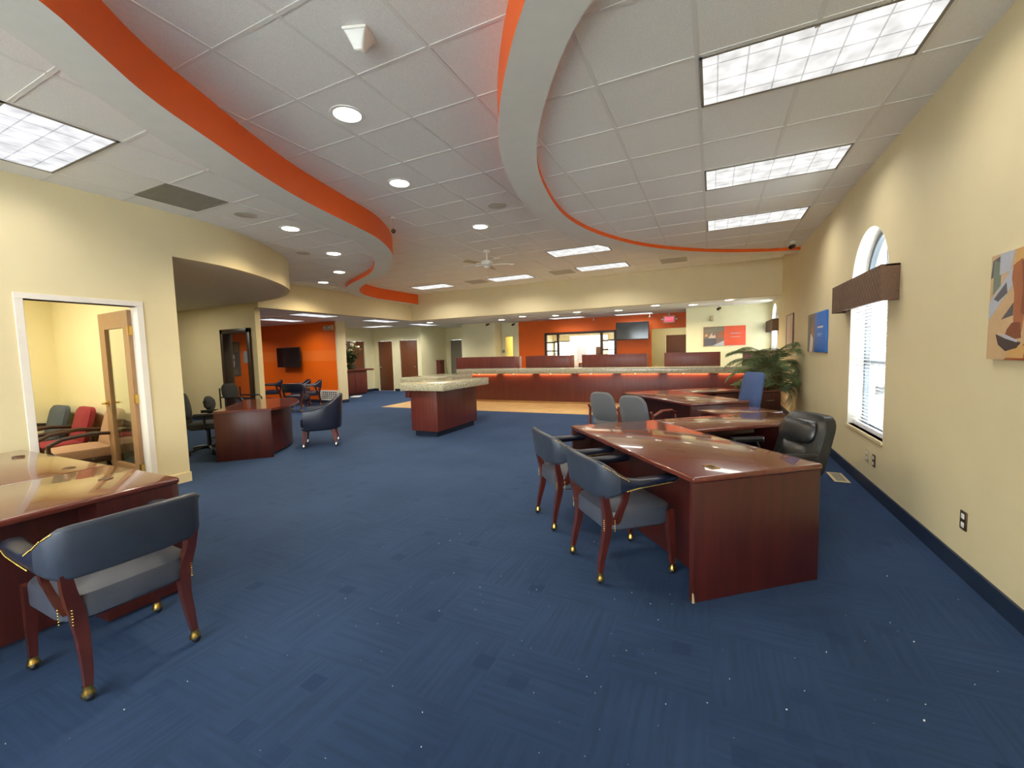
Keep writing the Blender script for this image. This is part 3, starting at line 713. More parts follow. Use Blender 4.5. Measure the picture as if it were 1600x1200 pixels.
# ceiling fan
t = thing('ceiling_fan', 'white five blade ceiling fan below the centre ceiling', 'ceiling fan', (-3.95, 7.33, ZC), .2)
MB().lathe([(.07, 0), (.065, -.03), (.03, -.06), (.004, -.06)], 20).build('canopy', 'white_plastic', t)
MB().cyl((0, 0, -.2), (0, 0, -.05), .012).build('downrod', 'white_plastic', t)
MB().lathe([(.02, -.18), (.09, -.195), (.11, -.23), (.105, -.27), (.06, -.295), (.05, -.33), (.02, -.345), (.002, -.346)], 24).build('motor', 'white_plastic', t)
for i in range(5):
    a = i*2*PI/5+.35; M = Matrix.Rotation(a, 4, 'Z') @ Matrix.Translation((0, 0, -.255)) @ Matrix.Rotation(.22, 4, 'X')
    mb = MB(); pl = [(.2, -.045), (.5, -.062), (.53, -.045), (.54, 0), (.53, .045), (.5, .062), (.2, .045)]
    mb.loft([[M @ V(x, y, 0) for x, y in pl], [M @ V(x, y, .008) for x, y in pl]])
    bl = mb.build('blade', 'beige_plastic' if i % 2 else 'white_plastic', t)
    MB().tube([M @ V(.09, 0, -.005), M @ V(.15, 0, -.01), M @ V(.25, 0, -.004)], [.012, .01, .014]).build('blade_arm', 'white_plastic', bl)
MB().cyl((.04, 0, -.5), (.04, 0, -.33), .002, seg=5).build('pull_chain', 'chrome', t)
# cameras
def camera_unit(label, loc, rz, ceil=True):
    t = thing('security_camera', label, 'camera', loc, rz, 'security cameras')
    MB().lathe([(.045, 0), (.042, -.02), (.02, -.035), (.003, -.036)], 16).build('mount', 'white_plastic', t)
    MB().tube([(0, 0, -.03), (0, .02, -.06), (0, .03, -.08)], .012).build('bracket', 'white_plastic', t)
    mb = MB(); mb.tube([(0, -.03, -.07), (0, .02, -.085), (0, .09, -.11), (0, .1, -.113)], [.028, .036, .036, .03], 14)
    mb.build('housing', 'bronze', t); MB().cyl((0, .1, -.113), (0, .106, -.115), .022, seg=14).build('lens', 'screen_black', t)
    return t
camera_unit('security camera on the ceiling where the orange band meets the right wall', (1.22, 8.65, ZS), 2.6)
camera_unit('security camera above the pale block wall beside the doorway', (-7.43, 13.75, ZL), 2.9)
camera_unit('security camera above the photo poster on the cream wall', (.17, 13.0, ZL), 2.6)
camera_unit('small camera on the recess wall left of the back orange wall', (-6.72, 14.45, ZL), 2.9)
t = thing('ceiling_sprinkler', 'small white sprinkler drop above the divided window', 'sprinkler', (-3.55, 13.9, ZL))
MB().cyl((0, 0, -.12), (0, 0, 0), .012).build('pipe', 'white_plastic', t); MB().lathe([(.03, -.15), (.03, -.12), (.012, -.11)], 12).build('cap', 'white_plastic', t)
dup(t, 'small white sprinkler drop between the television and exit sign', (-1.78, 13.9, ZL))
# exit sign
t = thing('exit_sign', 'red lit exit sign with twin lamp heads above the passage doorway', 'exit sign', (-1.25, 14.45, 2.39))
MB().box(-.17, .17, -.035, .035, -.11, .11, bevel=.012).build('housing', 'white_plastic', t)
MB().box(-.135, .135, -.04, -.03, -.08, .08).build('panel', 'exit_red', t)
def text(body, size, parent, loc, rot, mat, name='lettering', ext=.001):
    c = bpy.data.curves.new(name, 'FONT'); c.body = body; c.size = size; c.align_x = 'CENTER'; c.align_y = 'CENTER'; c.extrude = ext
    c.materials.append(MATS[mat]); o = bpy.data.objects.new(name, c); C.objects.link(o); o.location = loc; o.rotation_euler = rot
    me = bpy.data.meshes.new_from_object(o); m = bpy.data.objects.new(name, me); C.objects.link(m); m.location = loc; m.rotation_euler = rot; m.parent = parent; bpy.data.objects.remove(o); return m
text('EXIT', .12, t, (0, -.042, 0), (PI/2, 0, 0), 'exit_letter')
for s in (-1, 1): MB().lathe([(.004, -.02), (.035, -.02), (.03, .02), (.004, .03)], 14, (s*.22, -.02, 0)).cyl((s*.15, 0, 0), (s*.21, 0, 0), .012).build('lamp_head', 'white_plastic', t)
MB().cyl((0, 0, .1), (0, 0, .2), .02).build('stem', 'white_plastic', t)
t = thing('emergency_spotlight', 'beige emergency light on the orange waiting wall near the ceiling', 'emergency light', (-10.98, 9.72, 2.4))
MB().box(-.2, .2, -.05, .028, -.08, .08, bevel=.012).build('housing', 'beige_plastic', t)
for s in (-1, 1): MB().lathe([(.004, -.01), (.045, -.01), (.04, .03), (.004, .04)], 14, (s*.1, -.06, .0)).build('lamp_head', 'white_plastic', t)

# ------------------------------------------------------------------ wall pieces
def outlet(label, y, z, mat='bronze'):
    t = thing('wall_outlet', label, 'outlet', (XR, y, z), 0)
    MB().box(-.008, 0, -.036, .036, -.058, .058, bevel=.003).build('cover_plate', mat, t)
    for s in (-1, 1): MB().box(-.011, -.004, -.017, .017, s*.027-.016, s*.027+.016, bevel=.003).build('socket', 'white_plastic', t)
outlet('bronze outlet plate low on the right wall near the camera', 3.47, .355)
outlet('bronze outlet plate under the arched window, nearer of two', 5.08, .335)
outlet('cream outlet plate under the arched window, farther of two', 5.27, .345, 'beige_plastic')
outlet('small outlet on the right wall below the pink frame', 9.75, .42)
t = thing('floor_vent', 'beige metal floor register in the blue carpet by the right wall', 'floor vent', (1.255, 5.63, 0))
MB().box(-.07, .07, -.19, .19, 0, .006, bevel=.002).build('frame', 'beige_plastic', t)
mb = MB()
for i in range(12): mb.box(-.045, .045, -.15+i*.026, -.135+i*.026, .006, .009)
mb.build('slats', 'vent_grey', t, smooth=False)
t = thing('wall_grille', 'white square-holed return grille at the bottom of the orange wall', 'vent', (-11.14, 9.75, .25))
MB().box(-.4, .4, -.02, 0, -.16, -.12).box(-.4, .4, -.02, 0, .12, .16).box(-.4, -.36, -.02, 0, -.12, .12).box(.36, .4, -.02, 0, -.12, .12).build('frame', 'white_plastic', t, smooth=False)
mb = MB()
for i in range(8): mb.box(-.3+i*.086-.008, -.3+i*.086+.008, -.015, -.003, -.12, .12)
for i in range(3): mb.box(-.36, .36, -.015, -.003, -.066+i*.066-.008, -.058+i*.066)
mb.build('lattice', 'white_plastic', t, smooth=False); MB().box(-.37, .37, -.003, 0, -.13, .13).build('backing', 'grille_dark', t)
def tv(label, loc, w, h, rz=0):
    t = thing('television', label, 'television', loc, rz)
    MB().box(-w/2, w/2, -.06, -.02, -h/2, h/2, bevel=.008).build('bezel', 'black_plastic', t)
    MB().box(-w/2+.015, w/2-.015, -.0625, -.055, -h/2+.02, h/2-.015).build('screen', 'screen_black', t)
    MB().box(-.2, .2, -.03, .1, -.15, .15, bevel=.01).build('wall_mount', 'black_plastic', t)
    return t
tv('black wall television on the orange waiting room wall', (-12.75, 9.62, 1.5), 1.12, .66)
tv('dark wall television on the back orange wall beside the divided window', (-2.41, 14.5, 2.08), 1.06, .58)
def canvas(label, loc, rz, w, h, name='wall_canvas', cat='picture', mat='po_white', th=.025):
    t = thing(name, label, cat, loc, rz)     # local x along the wall, z up, front faces -y
    MB().box(-w/2, w/2, -th, 0, -h/2, h/2, bevel=.003).build('canvas', mat, t)
    return t
def art(t, shapes, mats, w, h, th=.025):
    mb = MB()
    for k, (mi, pts) in enumerate(shapes):
        mb.prism([((u-.5)*w, (v-.5)*h) for u, v in pts], -th-.0006-.00022*k, -th+.001, mi, axis='y')
    return mb.build('print', mats, t, smooth=False)
RW = -PI/2     # pictures on the right wall: local -y faces -x
# large photo canvas: an arm and hand holding a phone
t = canvas('large photo canvas of an arm and a phone on the right wall', (XR-.001, 2.62, 1.635), RW, 1.3, .56)
sh = [(0, [(0, 0), (1, 0), (1, 1), (0, 1)]), (1, [(0, .78), (.06, .82), (.06, .98), (.01, .95)]), (2, [(.02, .62), (.07, .70), (.07, .92), (.02, .95)]), (3, [(.06, .8), (.13, .82), (.15, 1), (.06, 1)]),
      (3, [(0, .55), (.16, .88), (.17, .72), (.0, .38)]), (1, [(.03, .58), (.11, .72), (.12, .62), (.06, .55)]), (1, [(.09, .38), (.16, .52), (.16, .38), (.1, .34)]), (4, [(0, 0), (0, .34), (.2, .42), (.4, .3), (.4, 0)]),
      (9, [(.16, .84), (.28, .86), (.36, 1), (.17, 1)]), (8, [(.22, .62), (.30, .58), (.36, .2), (.62, .2), (.64, .72), (.5, .9), (.44, .66), (.34, .78), (.24, .8)]),
      (5, [(.15, .86), (.2, .9), (.235, .86), (.24, .62), (.23, .42), (.22, .25), (.17, .3), (.165, .45), (.165, .6), (.145, .74)]), (6, [(.2, .88), (.235, .86), (.24, .62), (.23, .4), (.21, .42), (.215, .66)]),
      (6, [(.13, .28), (.16, .34), (.21, .34), (.22, .2), (.15, .18), (.12, .22)]), (7, [(.12, .0), (.32, .24), (.45, .28), (.62, .2), (.7, 0)]), (9, [(.13, .02), (.16, .14), (.25, .13), (.24, .02)]),
      (10, [(.06, .24), (.08, .14), (.13, .08), (.2, .11), (.22, .16), (.12, .2)]), (3, [(.07, .25), (.12, .2), (.2, .16), (.2, .18), (.13, .23)]), (5, [(.44, .62), (.5, .9), (.56, .92), (.55, .7)])]
art(t, sh, ['po_tan', 'po_dark', 'po_green', 'po_grey', 'po_tan', 'po_skin', 'po_skin2', 'po_brown', 'po_top', 'po_gold', 'po_phone'], 1.3, .56)
# blue poster
t = canvas('blue and brown promotional poster on the right wall near the palm', (XR-.001, 7.62, 1.64), RW, 1.2, .58, mat='po_blue')
art(t, [(0, [(0, 0), (.42, 0), (.42, 1), (0, 1)]), (1, [(.05, .2), (.2, .5), (.3, .9), (.1, .95)]), (2, [(.12, .0), (.3, .0), (.34, .35), (.2, .5)]), (3, [(.2, .6), (.3, .7), (.36, .5), (.3, .4)]),
        (4, [(.58, .6), (.86, .6), (.86, .64), (.58, .64)]), (5, [(.58, .44), (.82, .44), (.82, .46), (.58, .46)]), (5, [(.58, .4), (.76, .4), (.76, .415), (.58, .415)])],
    ['po_warm', 'po_dark', 'po_white', 'po_skin', 'po_white', 'po_lightblue'], 1.2, .58)
# pale framed notice
t = canvas('pale pink framed notice on the right wall between palm and far window', (XR-.001, 10.1, 1.72), RW, .8, .72, 'framed_notice', 'picture', 'po_pink', .015)
mb = MB()
for a in ((-.4, .4, -.36, -.34), (-.4, .4, .34, .36), (-.4, -.38, -.36, .36), (.38, .4, -.36, .36)): mb.box(a[0], a[1], -.022, 0, a[2], a[3])
mb.build('frame', 'po_warm', t, smooth=False)
# photo + orange poster on the cream wall behind the counter
t = canvas('photo and orange panel poster on the cream wall behind the counter', (.29, 13.2, 1.77), 0, 1.05, .53, mat='po_orange')
art(t, [(0, [(0, 0), (.5, 0), (.5, 1), (0, 1)]), (1, [(0, .78), (.25, .95), (.5, .95), (.5, .78), (.1, .7)]), (2, [(.02, .0), (.3, .0), (.32, .36), (.2, .44), (.02, .4)]), (3, [(.12, .4), (.2, .66), (.28, .62), (.3, .4)]),
        (4, [(.34, .45), (.42, .75), (.5, .7), (.5, .4)]), (5, [(.22, .0), (.5, .0), (.5, .26)]), (2, [(.2, .55), (.25, .68), (.28, .55)]), (6, [(.02, .5), (.08, .66), (.12, .5)]),
        (5, [(.65, .6), (.87, .6), (.87, .64), (.65, .64)]), (7, [(.65, .42), (.88, .42), (.88, .45), (.65, .45)])],
    ['po_warm', 'po_roof', 'po_dark', 'po_pink', 'po_skin', 'po_grey', 'po_gold', 'po_pink'], 1.05, .53)
# seen through the nook glass
t = canvas('tall grey photo poster with a red strip behind the nook glass', (-16.05, 9.75, 1.5), 0, .95, 1.25, mat='po_dark')
art(t, [(0, [(.06, .75), (.95, .7), (.95, .95), (.06, .9)]), (1, [(.05, .3), (.25, .3), (.25, .7), (.05, .72)]), (2, [(.35, .25), (.65, .25), (.7, .45), (.35, .45)]), (2, [(.45, .5), (.7, .5), (.7, .62), (.45, .62)]), (0, [(.1, .05), (.9, .05), (.8, .2), (.2, .2)])],
    ['po_roof', 'po_red', 'po_white'], .95, 1.25)
t = canvas('pale notice on the orange wall behind the nook glass', (-15.2, 9.75, 1.56), 0, .36, .42, 'wall_notice', 'notice', 'po_grey', .008)
t = thing('wall_device', 'small beige sensor box above the photo poster', 'sensor', (-.02, 13.2, 2.27)); MB().box(-.05, .05, -.03, 0, -.07, .07, bevel=.01).build('housing', 'beige_plastic', t)
t = thing('card_reader', 'small round grey wall device beside the recess doorway', 'wall device', (-7.24, 14.6, 1.52)); MB().lathe([(.06, 0), (.06, .03), (.04, .045), (.004, .046)], 18).build('housing', 'vent_grey', t).rotation_euler = (PI/2, 0, 0)
# ------------------------------------------------------------------ desks
RA = math.atan2(.632, .775)
def drawer_stack(parent, x0, x1, y0, y1, z0, z1, n, face, mat='mahogany', name='pedestal'):
    p = MB().box(x0, x1, y0, y1, z0, z1, bevel=.004).build(name, mat, parent)
    hgt = (z1-z0-.02)/n
    for k in range(n):
        a, b = z0+.01+k*hgt+.004, z0+.01+(k+1)*hgt-.004; zc = (a+b)/2+.03
        if face in ('+x', '-x'):
            s = 1 if face == '+x' else -1; xf = x1 if s > 0 else x0; ym = (y0+y1)/2
            d = MB().box(min(xf, xf+s*.018), max(xf, xf+s*.018), y0+.006, y1-.006, a, b, bevel=.004)
            d.tube([(xf+s*.016, ym-.07, zc), (xf+s*.045, ym-.06, zc), (xf+s*.045, ym+.06, zc), (xf+s*.016, ym+.07, zc)], .006, 8, mat=1)
        else:
            s = 1 if face == '+y' else -1; yf = y1 if s > 0 else y0; xm = (x0+x1)/2
            d = MB().box(x0+.006, x1-.006, min(yf, yf+s*.018), max(yf, yf+s*.018), a, b, bevel=.004)
            d.tube([(xm-.07, yf+s*.016, zc), (xm-.06, yf+s*.045, zc), (xm+.06, yf+s*.045, zc), (xm+.07, yf+s*.016, zc)], .006, 8, mat=1)
        d.build('drawer', [mat, 'chrome'], p)
    return p
def desk(label, loc, rz, W=.91, L=1.83, ret=None, rlen=1.3, flush=0, mod_x=.2, grommets=((.24, .155),), plate=True):
    t = thing('office_desk', label, 'desk', loc, rz, 'mahogany office desks')
    MB().box(0, W, 0, L, .698, .735, bevel=.012, seg=3).build('desktop', 'mahogany_top', t)
    for y in (.008, L-.044): MB().box(.006, W-.008, y, y+.036, 0, .698, bevel=.003).build('end_panel', 'mahogany', t)
    MB().box(mod_x, mod_x+.02, .044, L-.044, .03, .698).build('modesty_panel', 'mahogany', t)
    if flush:
        MB().box(.008, mod_x+.005, .044, flush, .02, .698).build('side_panel', 'mahogany', t)
    drawer_stack(t, mod_x+.025, W-.03, .044, .46, .03, .69, 3, '+x')
    if not ret: drawer_stack(t, mod_x+.025, W-.03, L-.46, L-.044, .03, .69, 3, '+x')
    for gx, gy in grommets:
        g = MB()
        if plate:
            for q in ((-.045, .045, -.03, -.018), (-.045, .045, .018, .03), (-.045, -.026, -.018, .018), (.026, .045, -.018, .018)): g.box(gx+q[2], gx+q[3], gy+q[0], gy+q[1], .733, .738)
            g.box(gx-.018, gx+.018, gy-.026, gy+.026, .733, .7362, 1)
        else: g.lathe([(.036, 0), (.036, .004), (.026, .005), (.022, .002), (.003, .002)], 20, (gx, gy, .7345))
        g.build('cable_grommet', ['brass' if plate else 'bronze', 'black_plastic'], t)
    if ret:
        y0, y1 = ret
        MB().box(W+.002, W+rlen, y0, y1, .698, .735, bevel=.012, seg=3).build('return_top', 'mahogany_top', t)
        yo = y1 if y1 > L/2 else y0; s = -1 if y1 > L/2 else 1
        MB().box(W+.01, W+rlen-.05, min(yo+s*.03, yo+s*.05), max(yo+s*.03, yo+s*.05), .05, .698).build('return_panel', 'mahogany', t)
        MB().box(W+rlen-.045, W+rlen-.01, y0+.006, y1-.006, 0, .698, bevel=.003).build('end_panel', 'mahogany', t)
        MB().box(W+.1, W+.75, (y0+y1)/2-.2, (y0+y1)/2+.24, .64, .695).build('pencil_drawer', 'dark_frame', t)
        drawer_stack(t, W+rlen-.46, W+rlen-.05, y0+.03, y1-.055, .03, .69, 3, '-y' if s < 0 else '+y')
    return t
ANEAR = (-.09, 2.52); BNEAR = (-.24, 5.91)
def along(o, x, y, a=RA): return (o[0]+x*math.cos(a)-y*math.sin(a), o[1]+x*math.sin(a)+y*math.cos(a))
da = desk('glossy mahogany L-shaped desk with black leather chair, nearest on the right', (*ANEAR, 0), RA, ret=(1.2, 1.83), rlen=1.42)
MB().hexa([(.002, .004, .0), (.016, .004, .0), (.012, .012, .0), (.002, .012, .0), (.003, .0045, .06), (.007, .0045, .055), (.006, .011, .055), (.003, .011, .06)]).build('wear_mark', 'beige_plastic', da)
desk('mahogany L-shaped desk farther back, between grey fabric chairs and blue office chair', (*BNEAR, 0), RA, ret=(1.22, 1.83), rlen=.95)
desk('mahogany L-shaped desk cut by the left edge beside the office doorway', (-3.03, 1.462, 0), PI, W=.872, ret=(.005, .64), rlen=1.5, flush=.40, mod_x=.24, grommets=((.42, .2), (1.05, .16), (2.0, .14)), plate=False)
# side table beyond the return
t = thing('side_table', 'low dark glossy table wedged between the two right desks', 'table', (*along(ANEAR, 1.82, 1.86), 0), RA)
MB().box(0, .75, 0, .48, .69, .72, bevel=.008).build('tabletop', 'mahogany_top', t)
for x, y in ((.03, .03), (.68, .03), (.03, .41), (.68, .41)): MB().box(x, x+.045, y, y+.045, 0, .69).build('leg', 'mahogany', t)
MB().box(.05, .7, .42, .44, .3, .69).build('back_panel', 'mahogany', t)
# bow-front desk by the nook
t = thing('bow_front_desk', 'mahogany bow-front desk in front of the nook with the glass panel', 'desk', (-6.43, 3.575, 0), math.radians(44.5))
L, W = 1.78, .74
bow = [(W+.24*math.sin(PI*i/16)**.8 if 0 < i < 16 else W, L*i/16) for i in range(17)]
mb = MB(); pl = [(0, 0)] + bow + [(0, L)]
mb.prism(pl, .70, .735); mb.build('desktop', 'mahogany_top', t)
for y in (.006, L-.042): MB().box(.004, W-.01, y, y+.036, 0, .70, bevel=.003).build('end_panel', 'mahogany', t)
mb = MB(); bw = [(x-.13, y) for x, y in bow if .04 < y < L-.04]
mb.prism([(W-.13, .042)] + bw + [(W-.13, L-.042), (W-.15, L-.042)] + [(x-.02, y) for x, y in bw[::-1]] + [(W-.15, .042)], .04, .70)
mb.build('modesty_panel', 'mahogany', t, smooth=True)
drawer_stack(t, .03, .5, .045, .45, .03, .69, 3, '-x')
# file pedestal
t = thing('file_pedestal', 'mahogany file pedestal with silver pulls below the palm', 'cabinet', (.69, 8.15, 0), RA)
drawer_stack(t, 0, .46, 0, .5, .04, .68, 2, '-y', name='carcass')
MB().box(-.012, .472, -.02, .512, .68, .71, bevel=.008).build('top', 'mahogany_top', t); MB().box(.02, .44, .03, .48, 0, .04).build('plinth', 'black_plastic', t)

# ------------------------------------------------------------------ chairs
def caster(parent, x, y, r=.021, mat='brass', top=.07):
    mb = MB(); mb.ball((x, y-.006, r+.001), r, 1, 12)
    mb.lathe([(.004, 2*r+.004), (r*.9, r*1.75), (r*1.12, r*1.15), (r*1.12, r*.95), (r*1.2, r*1.0), (r*1.16, r*1.7), (.019, 2*r+.006), (.017, top), (.004, top)], 14, (x, y+.002, .001))
    return mb.build('caster', [mat, 'black_plastic'], parent)
def make_guest(label, group, vb='vinyl_blue', vs='vinyl_seat'):
    t = thing('guest_chair', label, 'chair', (0, 0, 0), 0, group)
    MB().loft(cushion(.52, .49, .335, .462, .11, .022, 0, .01, taper=.95)).build('seat', vs, t)
    P = [(.268, .235, .632, .662, .05), (.278, .2, .624, .668, .075), (.284, .08, .618, .668, .08), (.286, -.05, .612, .67, .074), (.284, -.12, .6, .682, .064), (.279, -.165, .582, .712, .054), (.268, -.205, .566, .752, .046),
         (.25, -.236, .556, .782, .042), (.215, -.255, .55, .79, .04), (.1, -.268, .548, .792, .04), (0, -.27, .548, .793, .04)]
    full = P + [(-x, y, a, b, w) for x, y, a, b, w in P[-2::-1]]
    def ring(i):
        x, y, a, b, w = full[i]
        p, q = full[max(i-1, 0)], full[min(i+1, len(full)-1)]
        d = V(q[0]-p[0], q[1]-p[1], 0).normalized(); n = V(-d.y, d.x, 0)
        lean = -.12*max(0, min(1, (.284-abs(x))/.03)) if y < -.1 else 0
        out = []
        hh = (b-a)/2; zc = (a+b)/2; r = min(.022, hh*.8, w*.45)
        for cx, cz in rrect(w, 2*hh, r, 3):
            z = zc+cz; out.append(tuple(V(x, y, z)+n*cx+V(0, lean*(z-.54), 0)))
        return out
    N = len(full)
    MB().loft([ring(i) for i in range(5, N-5)]).build('backrest', vb, t)
    for idx in (range(0, 6), range(N-6, N)):
        MB().loft([ring(i) for i in idx]).build('armrest', 'leather_navy', t)
    # legs, each with its caster
    for s in (-1, 1):
        lg = MB().loft([[(s*(cx+dx*k), cy+dy*k, z) for dx, dy in ((-1, -1), (1, -1), (1, 1), (-1, 1))] for cx, cy, z, k in
                        ((.205, -.262, .065, .014), (.2, -.25, .14, .017), (.196, -.222, .26, .021), (.2, -.205, .36, .025), (.212, -.212, .42, .025), (.228, -.232, .5, .022), (.238, -.248, .58, .019))]).build('leg', 'chair_wood', t, ang=50)
        caster(lg, s*.207, -.265)
        lg = MB().loft([[(s*(cx+dx*k), cy+dy*k, z) for dx, dy in ((-1, -1), (1, -1), (1, 1), (-1, 1))] for cx, cy, z, k in
                        ((.247, .232, .065, .014), (.245, .228, .2, .018), (.24, .218, .34, .024), (.24, .21, .43, .024))]).build('leg', 'chair_wood', t, ang=50)
        caster(lg, s*.248, .233)
        MB().loft([[(s*(cx+dx*.012), cy+dy*k, z) for dx, dy in ((-1, -1), (1, -1), (1, 1), (-1, 1))] for cx, cy, z, k in
                   ((.232, -.17, .38, .03), (.25, -.15, .45, .02), (.268, -.125, .53, .018), (.276, -.12, .6, .024))]).build('back_support', 'chair_wood', t, ang=50)
    for s in (-1, 1):
        top = MB(); low = MB()
        def nail(mb, i, z_off, top_edge):
            j = min(int(i), len(full)-2); u = i-j; a, b = full[j], full[j+1]; e = [a[m]+(b[m]-a[m])*u for m in range(5)]
            d = V(b[0]-a[0], b[1]-a[1], 0).normalized(); n = V(d.y, -d.x, 0)
            z = e[3]-z_off if top_edge else e[2]+z_off
            n = n if n.x > 0 or n.y < -.5 else -n
            p = V(e[0], e[1], z)+n*(e[4]/2+.001)+V(0, (-.12*max(0, min(1, (.284-e[0])/.03))*(z-.54) if e[1] < -.1 else 0), 0)
            mb.ball((s*p.x, p.y, p.z), .0036, seg=6)
        for k in range(26): nail(low, 1.2+k/25*3.0, .01, False)
        for k in range(18): nail(top, 4.0+k/17*2.9, .012, True)
        top.build('nail_trim', 'brass', t); low.build('nail_trim', 'brass', t)
        for yy in (-.255, -.195):
            mb = MB()
            for k in range(6): mb.ball((s*(.225 if yy < -.22 else .252), yy+.012, .345+k*.013), .004, seg=6)
            mb.build('nail_trim', 'brass', t)
    return t
GRP = 'blue vinyl captain chairs'
g0 = make_guest('blue vinyl captain chair at the front left desk, seen from behind', GRP)
g0.location = (-2.70, .985, 0); g0.rotation_euler = (0, 0, PI/2-.04)
AF = RA - PI/2      # facing along the desk's short side
dup(g0, 'blue vinyl captain chair nearest the camera at the front right desk', (-.565, 2.865, 0), AF+.04, GRP)
dup(g0, 'blue vinyl captain chair behind the nearest one at the front right desk', (-1.09, 3.50, 0), AF+.02, GRP)
GW = 'waiting room chairs by the orange wall'
g1 = make_guest('dark waiting chair with its back to us beside the orange wall grille', GW, 'leather_navy', 'leather_navy'); g1.location = (-10.35, 7.95, 0); g1.rotation_euler = (0, 0, .5)
dup(g1, 'waiting chair against the orange wall below the television, leftmost', (-12.85, 9.0, 0), 2.5, GW)
dup(g1, 'waiting chair against the orange wall below the television, in the middle', (-11.75, 9.15, 0), 2.6, GW)
dup(g1, 'waiting chair against the orange wall below the television, nearest the grille', (-11.0, 8.95, 0), 2.5, GW)

# barrel chair
t = thing('barrel_chair', 'navy leather barrel chair with brass tipped legs beside the bow-front desk', 'chair', (-5.975, 4.98, 0), 2.33)
MB().loft(cushion(.5, .46, .33, .47, .08, .025, 0, .03)).build('seat', 'leather_navy', t)
pts = [(.275, .20, .62), (.285, .05, .63), (.285, -.08, .665), (.265, -.18, .74), (.2, -.262, .82), (.1, -.3, .85), (0, -.31, .86)]
pts = pts + [(-x, y, z) for x, y, z in pts[-2::-1]]
rings = []
for i, (x, y, zt) in enumerate(pts):
    p, q = pts[max(i-1, 0)], pts[min(i+1, len(pts)-1)]; d = V(q[0]-p[0], q[1]-p[1], 0).normalized(); n = V(-d.y, d.x, 0)
    hh = (zt-.28)/2; zc = (zt+.28)/2
    rings.append([tuple(V(x, y, zc+cz)+n*cx+V(0, -.16*max(0, cz) if y < -.1 else 0, 0)) for cx, cz in rrect(.075, 2*hh, .034, 4)])
MB().loft(rings).build('backrest', 'leather_navy', t)
MB().box(-.24, .24, -.22, .24, .28, .34, bevel=.01).build('seat_frame', 'leather_navy', t)
for sx in (-1, 1):
    for y0, y1 in ((.2, .22), (-.22, -.27)):
        lg = MB().loft([[(sx*(.22+a)+dx*k, y+dy*k, z) for dx, dy in ((-1, -1), (1, -1), (1, 1), (-1, 1))] for a, y, z, k in ((.0, y0, .29, .026), (.008, (y0+y1)/2, .18, .02), (.015, y1, .06, .014))]).build('leg', 'arm_wood', t, ang=50)
        caster(lg, sx*.235, y1, mat='chrome')

def star_base(t, r=.3, mat='black_plastic', hz=.4):
    b = MB(); b.lathe([(.004, .07), (.045, .07), (.045, .12), (.028, .135), (.026, hz), (.004, hz)], 16)
    for k in range(5):
        a = k*2*PI/5+.3; b.tube([(0, 0, .1), (r*.5*math.cos(a), r*.5*math.sin(a), .095), (r*math.cos(a), r*math.sin(a), .07)], [.026, .022, .016], 8)
    o = b.build('star_base', mat, t)
    for k in range(5):
        a = k*2*PI/5+.3; x, y = r*math.cos(a), r*math.sin(a)
        mb = MB(); d = V(-math.sin(a), math.cos(a), 0)
        for s in (-1, 1): mb.cyl(V(x, y, .027)+d*s*.006, V(x, y, .027)+d*s*.022, .026, seg=14)
        mb.cyl((x, y, .03), (x, y, .075), .008)
        mb.build('caster', mat, o)
# black leather executive chair
t = thing('executive_chair', 'black leather executive chair with padded headrest by the right wall', 'chair', (.435, 4.02, 0), AF+PI-.22)
star_base(t)
MB().loft(cushion(.52, .5, .36, .5, .1, .03)).build('seat', 'leather_black', t)
def slab(w, h, z0, lean, th, y0, r=.09, wt=None, bulge=.03):
    rings = []; wt = wt or w
    for f, off in ((.9, -th/2), (1, -th/2+.02), (1, th/2-.025), (.88, th/2), (.5, th/2+bulge*.8), (.12, th/2+bulge)):
        rings.append([(x*(1+(wt/w-1)*((z+h/2)/h)), y0+off+lean*(z+h/2), z0+h/2+z) for x, z in [(px*f, pz*f) for px, pz in rrect(w, h, r)]])
    return rings
MB().loft(slab(.53, .5, .40, -.28, .12, -.2, .11, .49, .02)).build('backrest', 'leather_black', t)
MB().loft(slab(.4, .18, .68, -.28, .06, -.2, .07, None, .02)).build('headrest', 'leather_black', t)
MB().loft(slab(.32, .26, .43, -.28, .05, -.15, .06, None, .03)).build('lumbar_pad', 'leather_black', t)
for s in (-1, 1):
    a = MB(); a.tube([(s*.25, .1, .4), (s*.32, .14, .43), (s*.33, .12, .56), (s*.325, .05, .605)], [.016, .018, .018, .016])
    a.tube([(s*.25, -.12, .42), (s*.325, -.14, .47), (s*.328, -.08, .6)], .016)
    o = a.build('armrest', 'black_plastic', t)
    MB().loft([[(s*.325+x*k, y*(.15+.0)/.15, z) for x, y in rrect(.075, .3, .035)] for z, k in ((.6, .8), (.61, 1), (.632, 1), (.645, .7))]).build('arm_pad', 'leather_black', o)
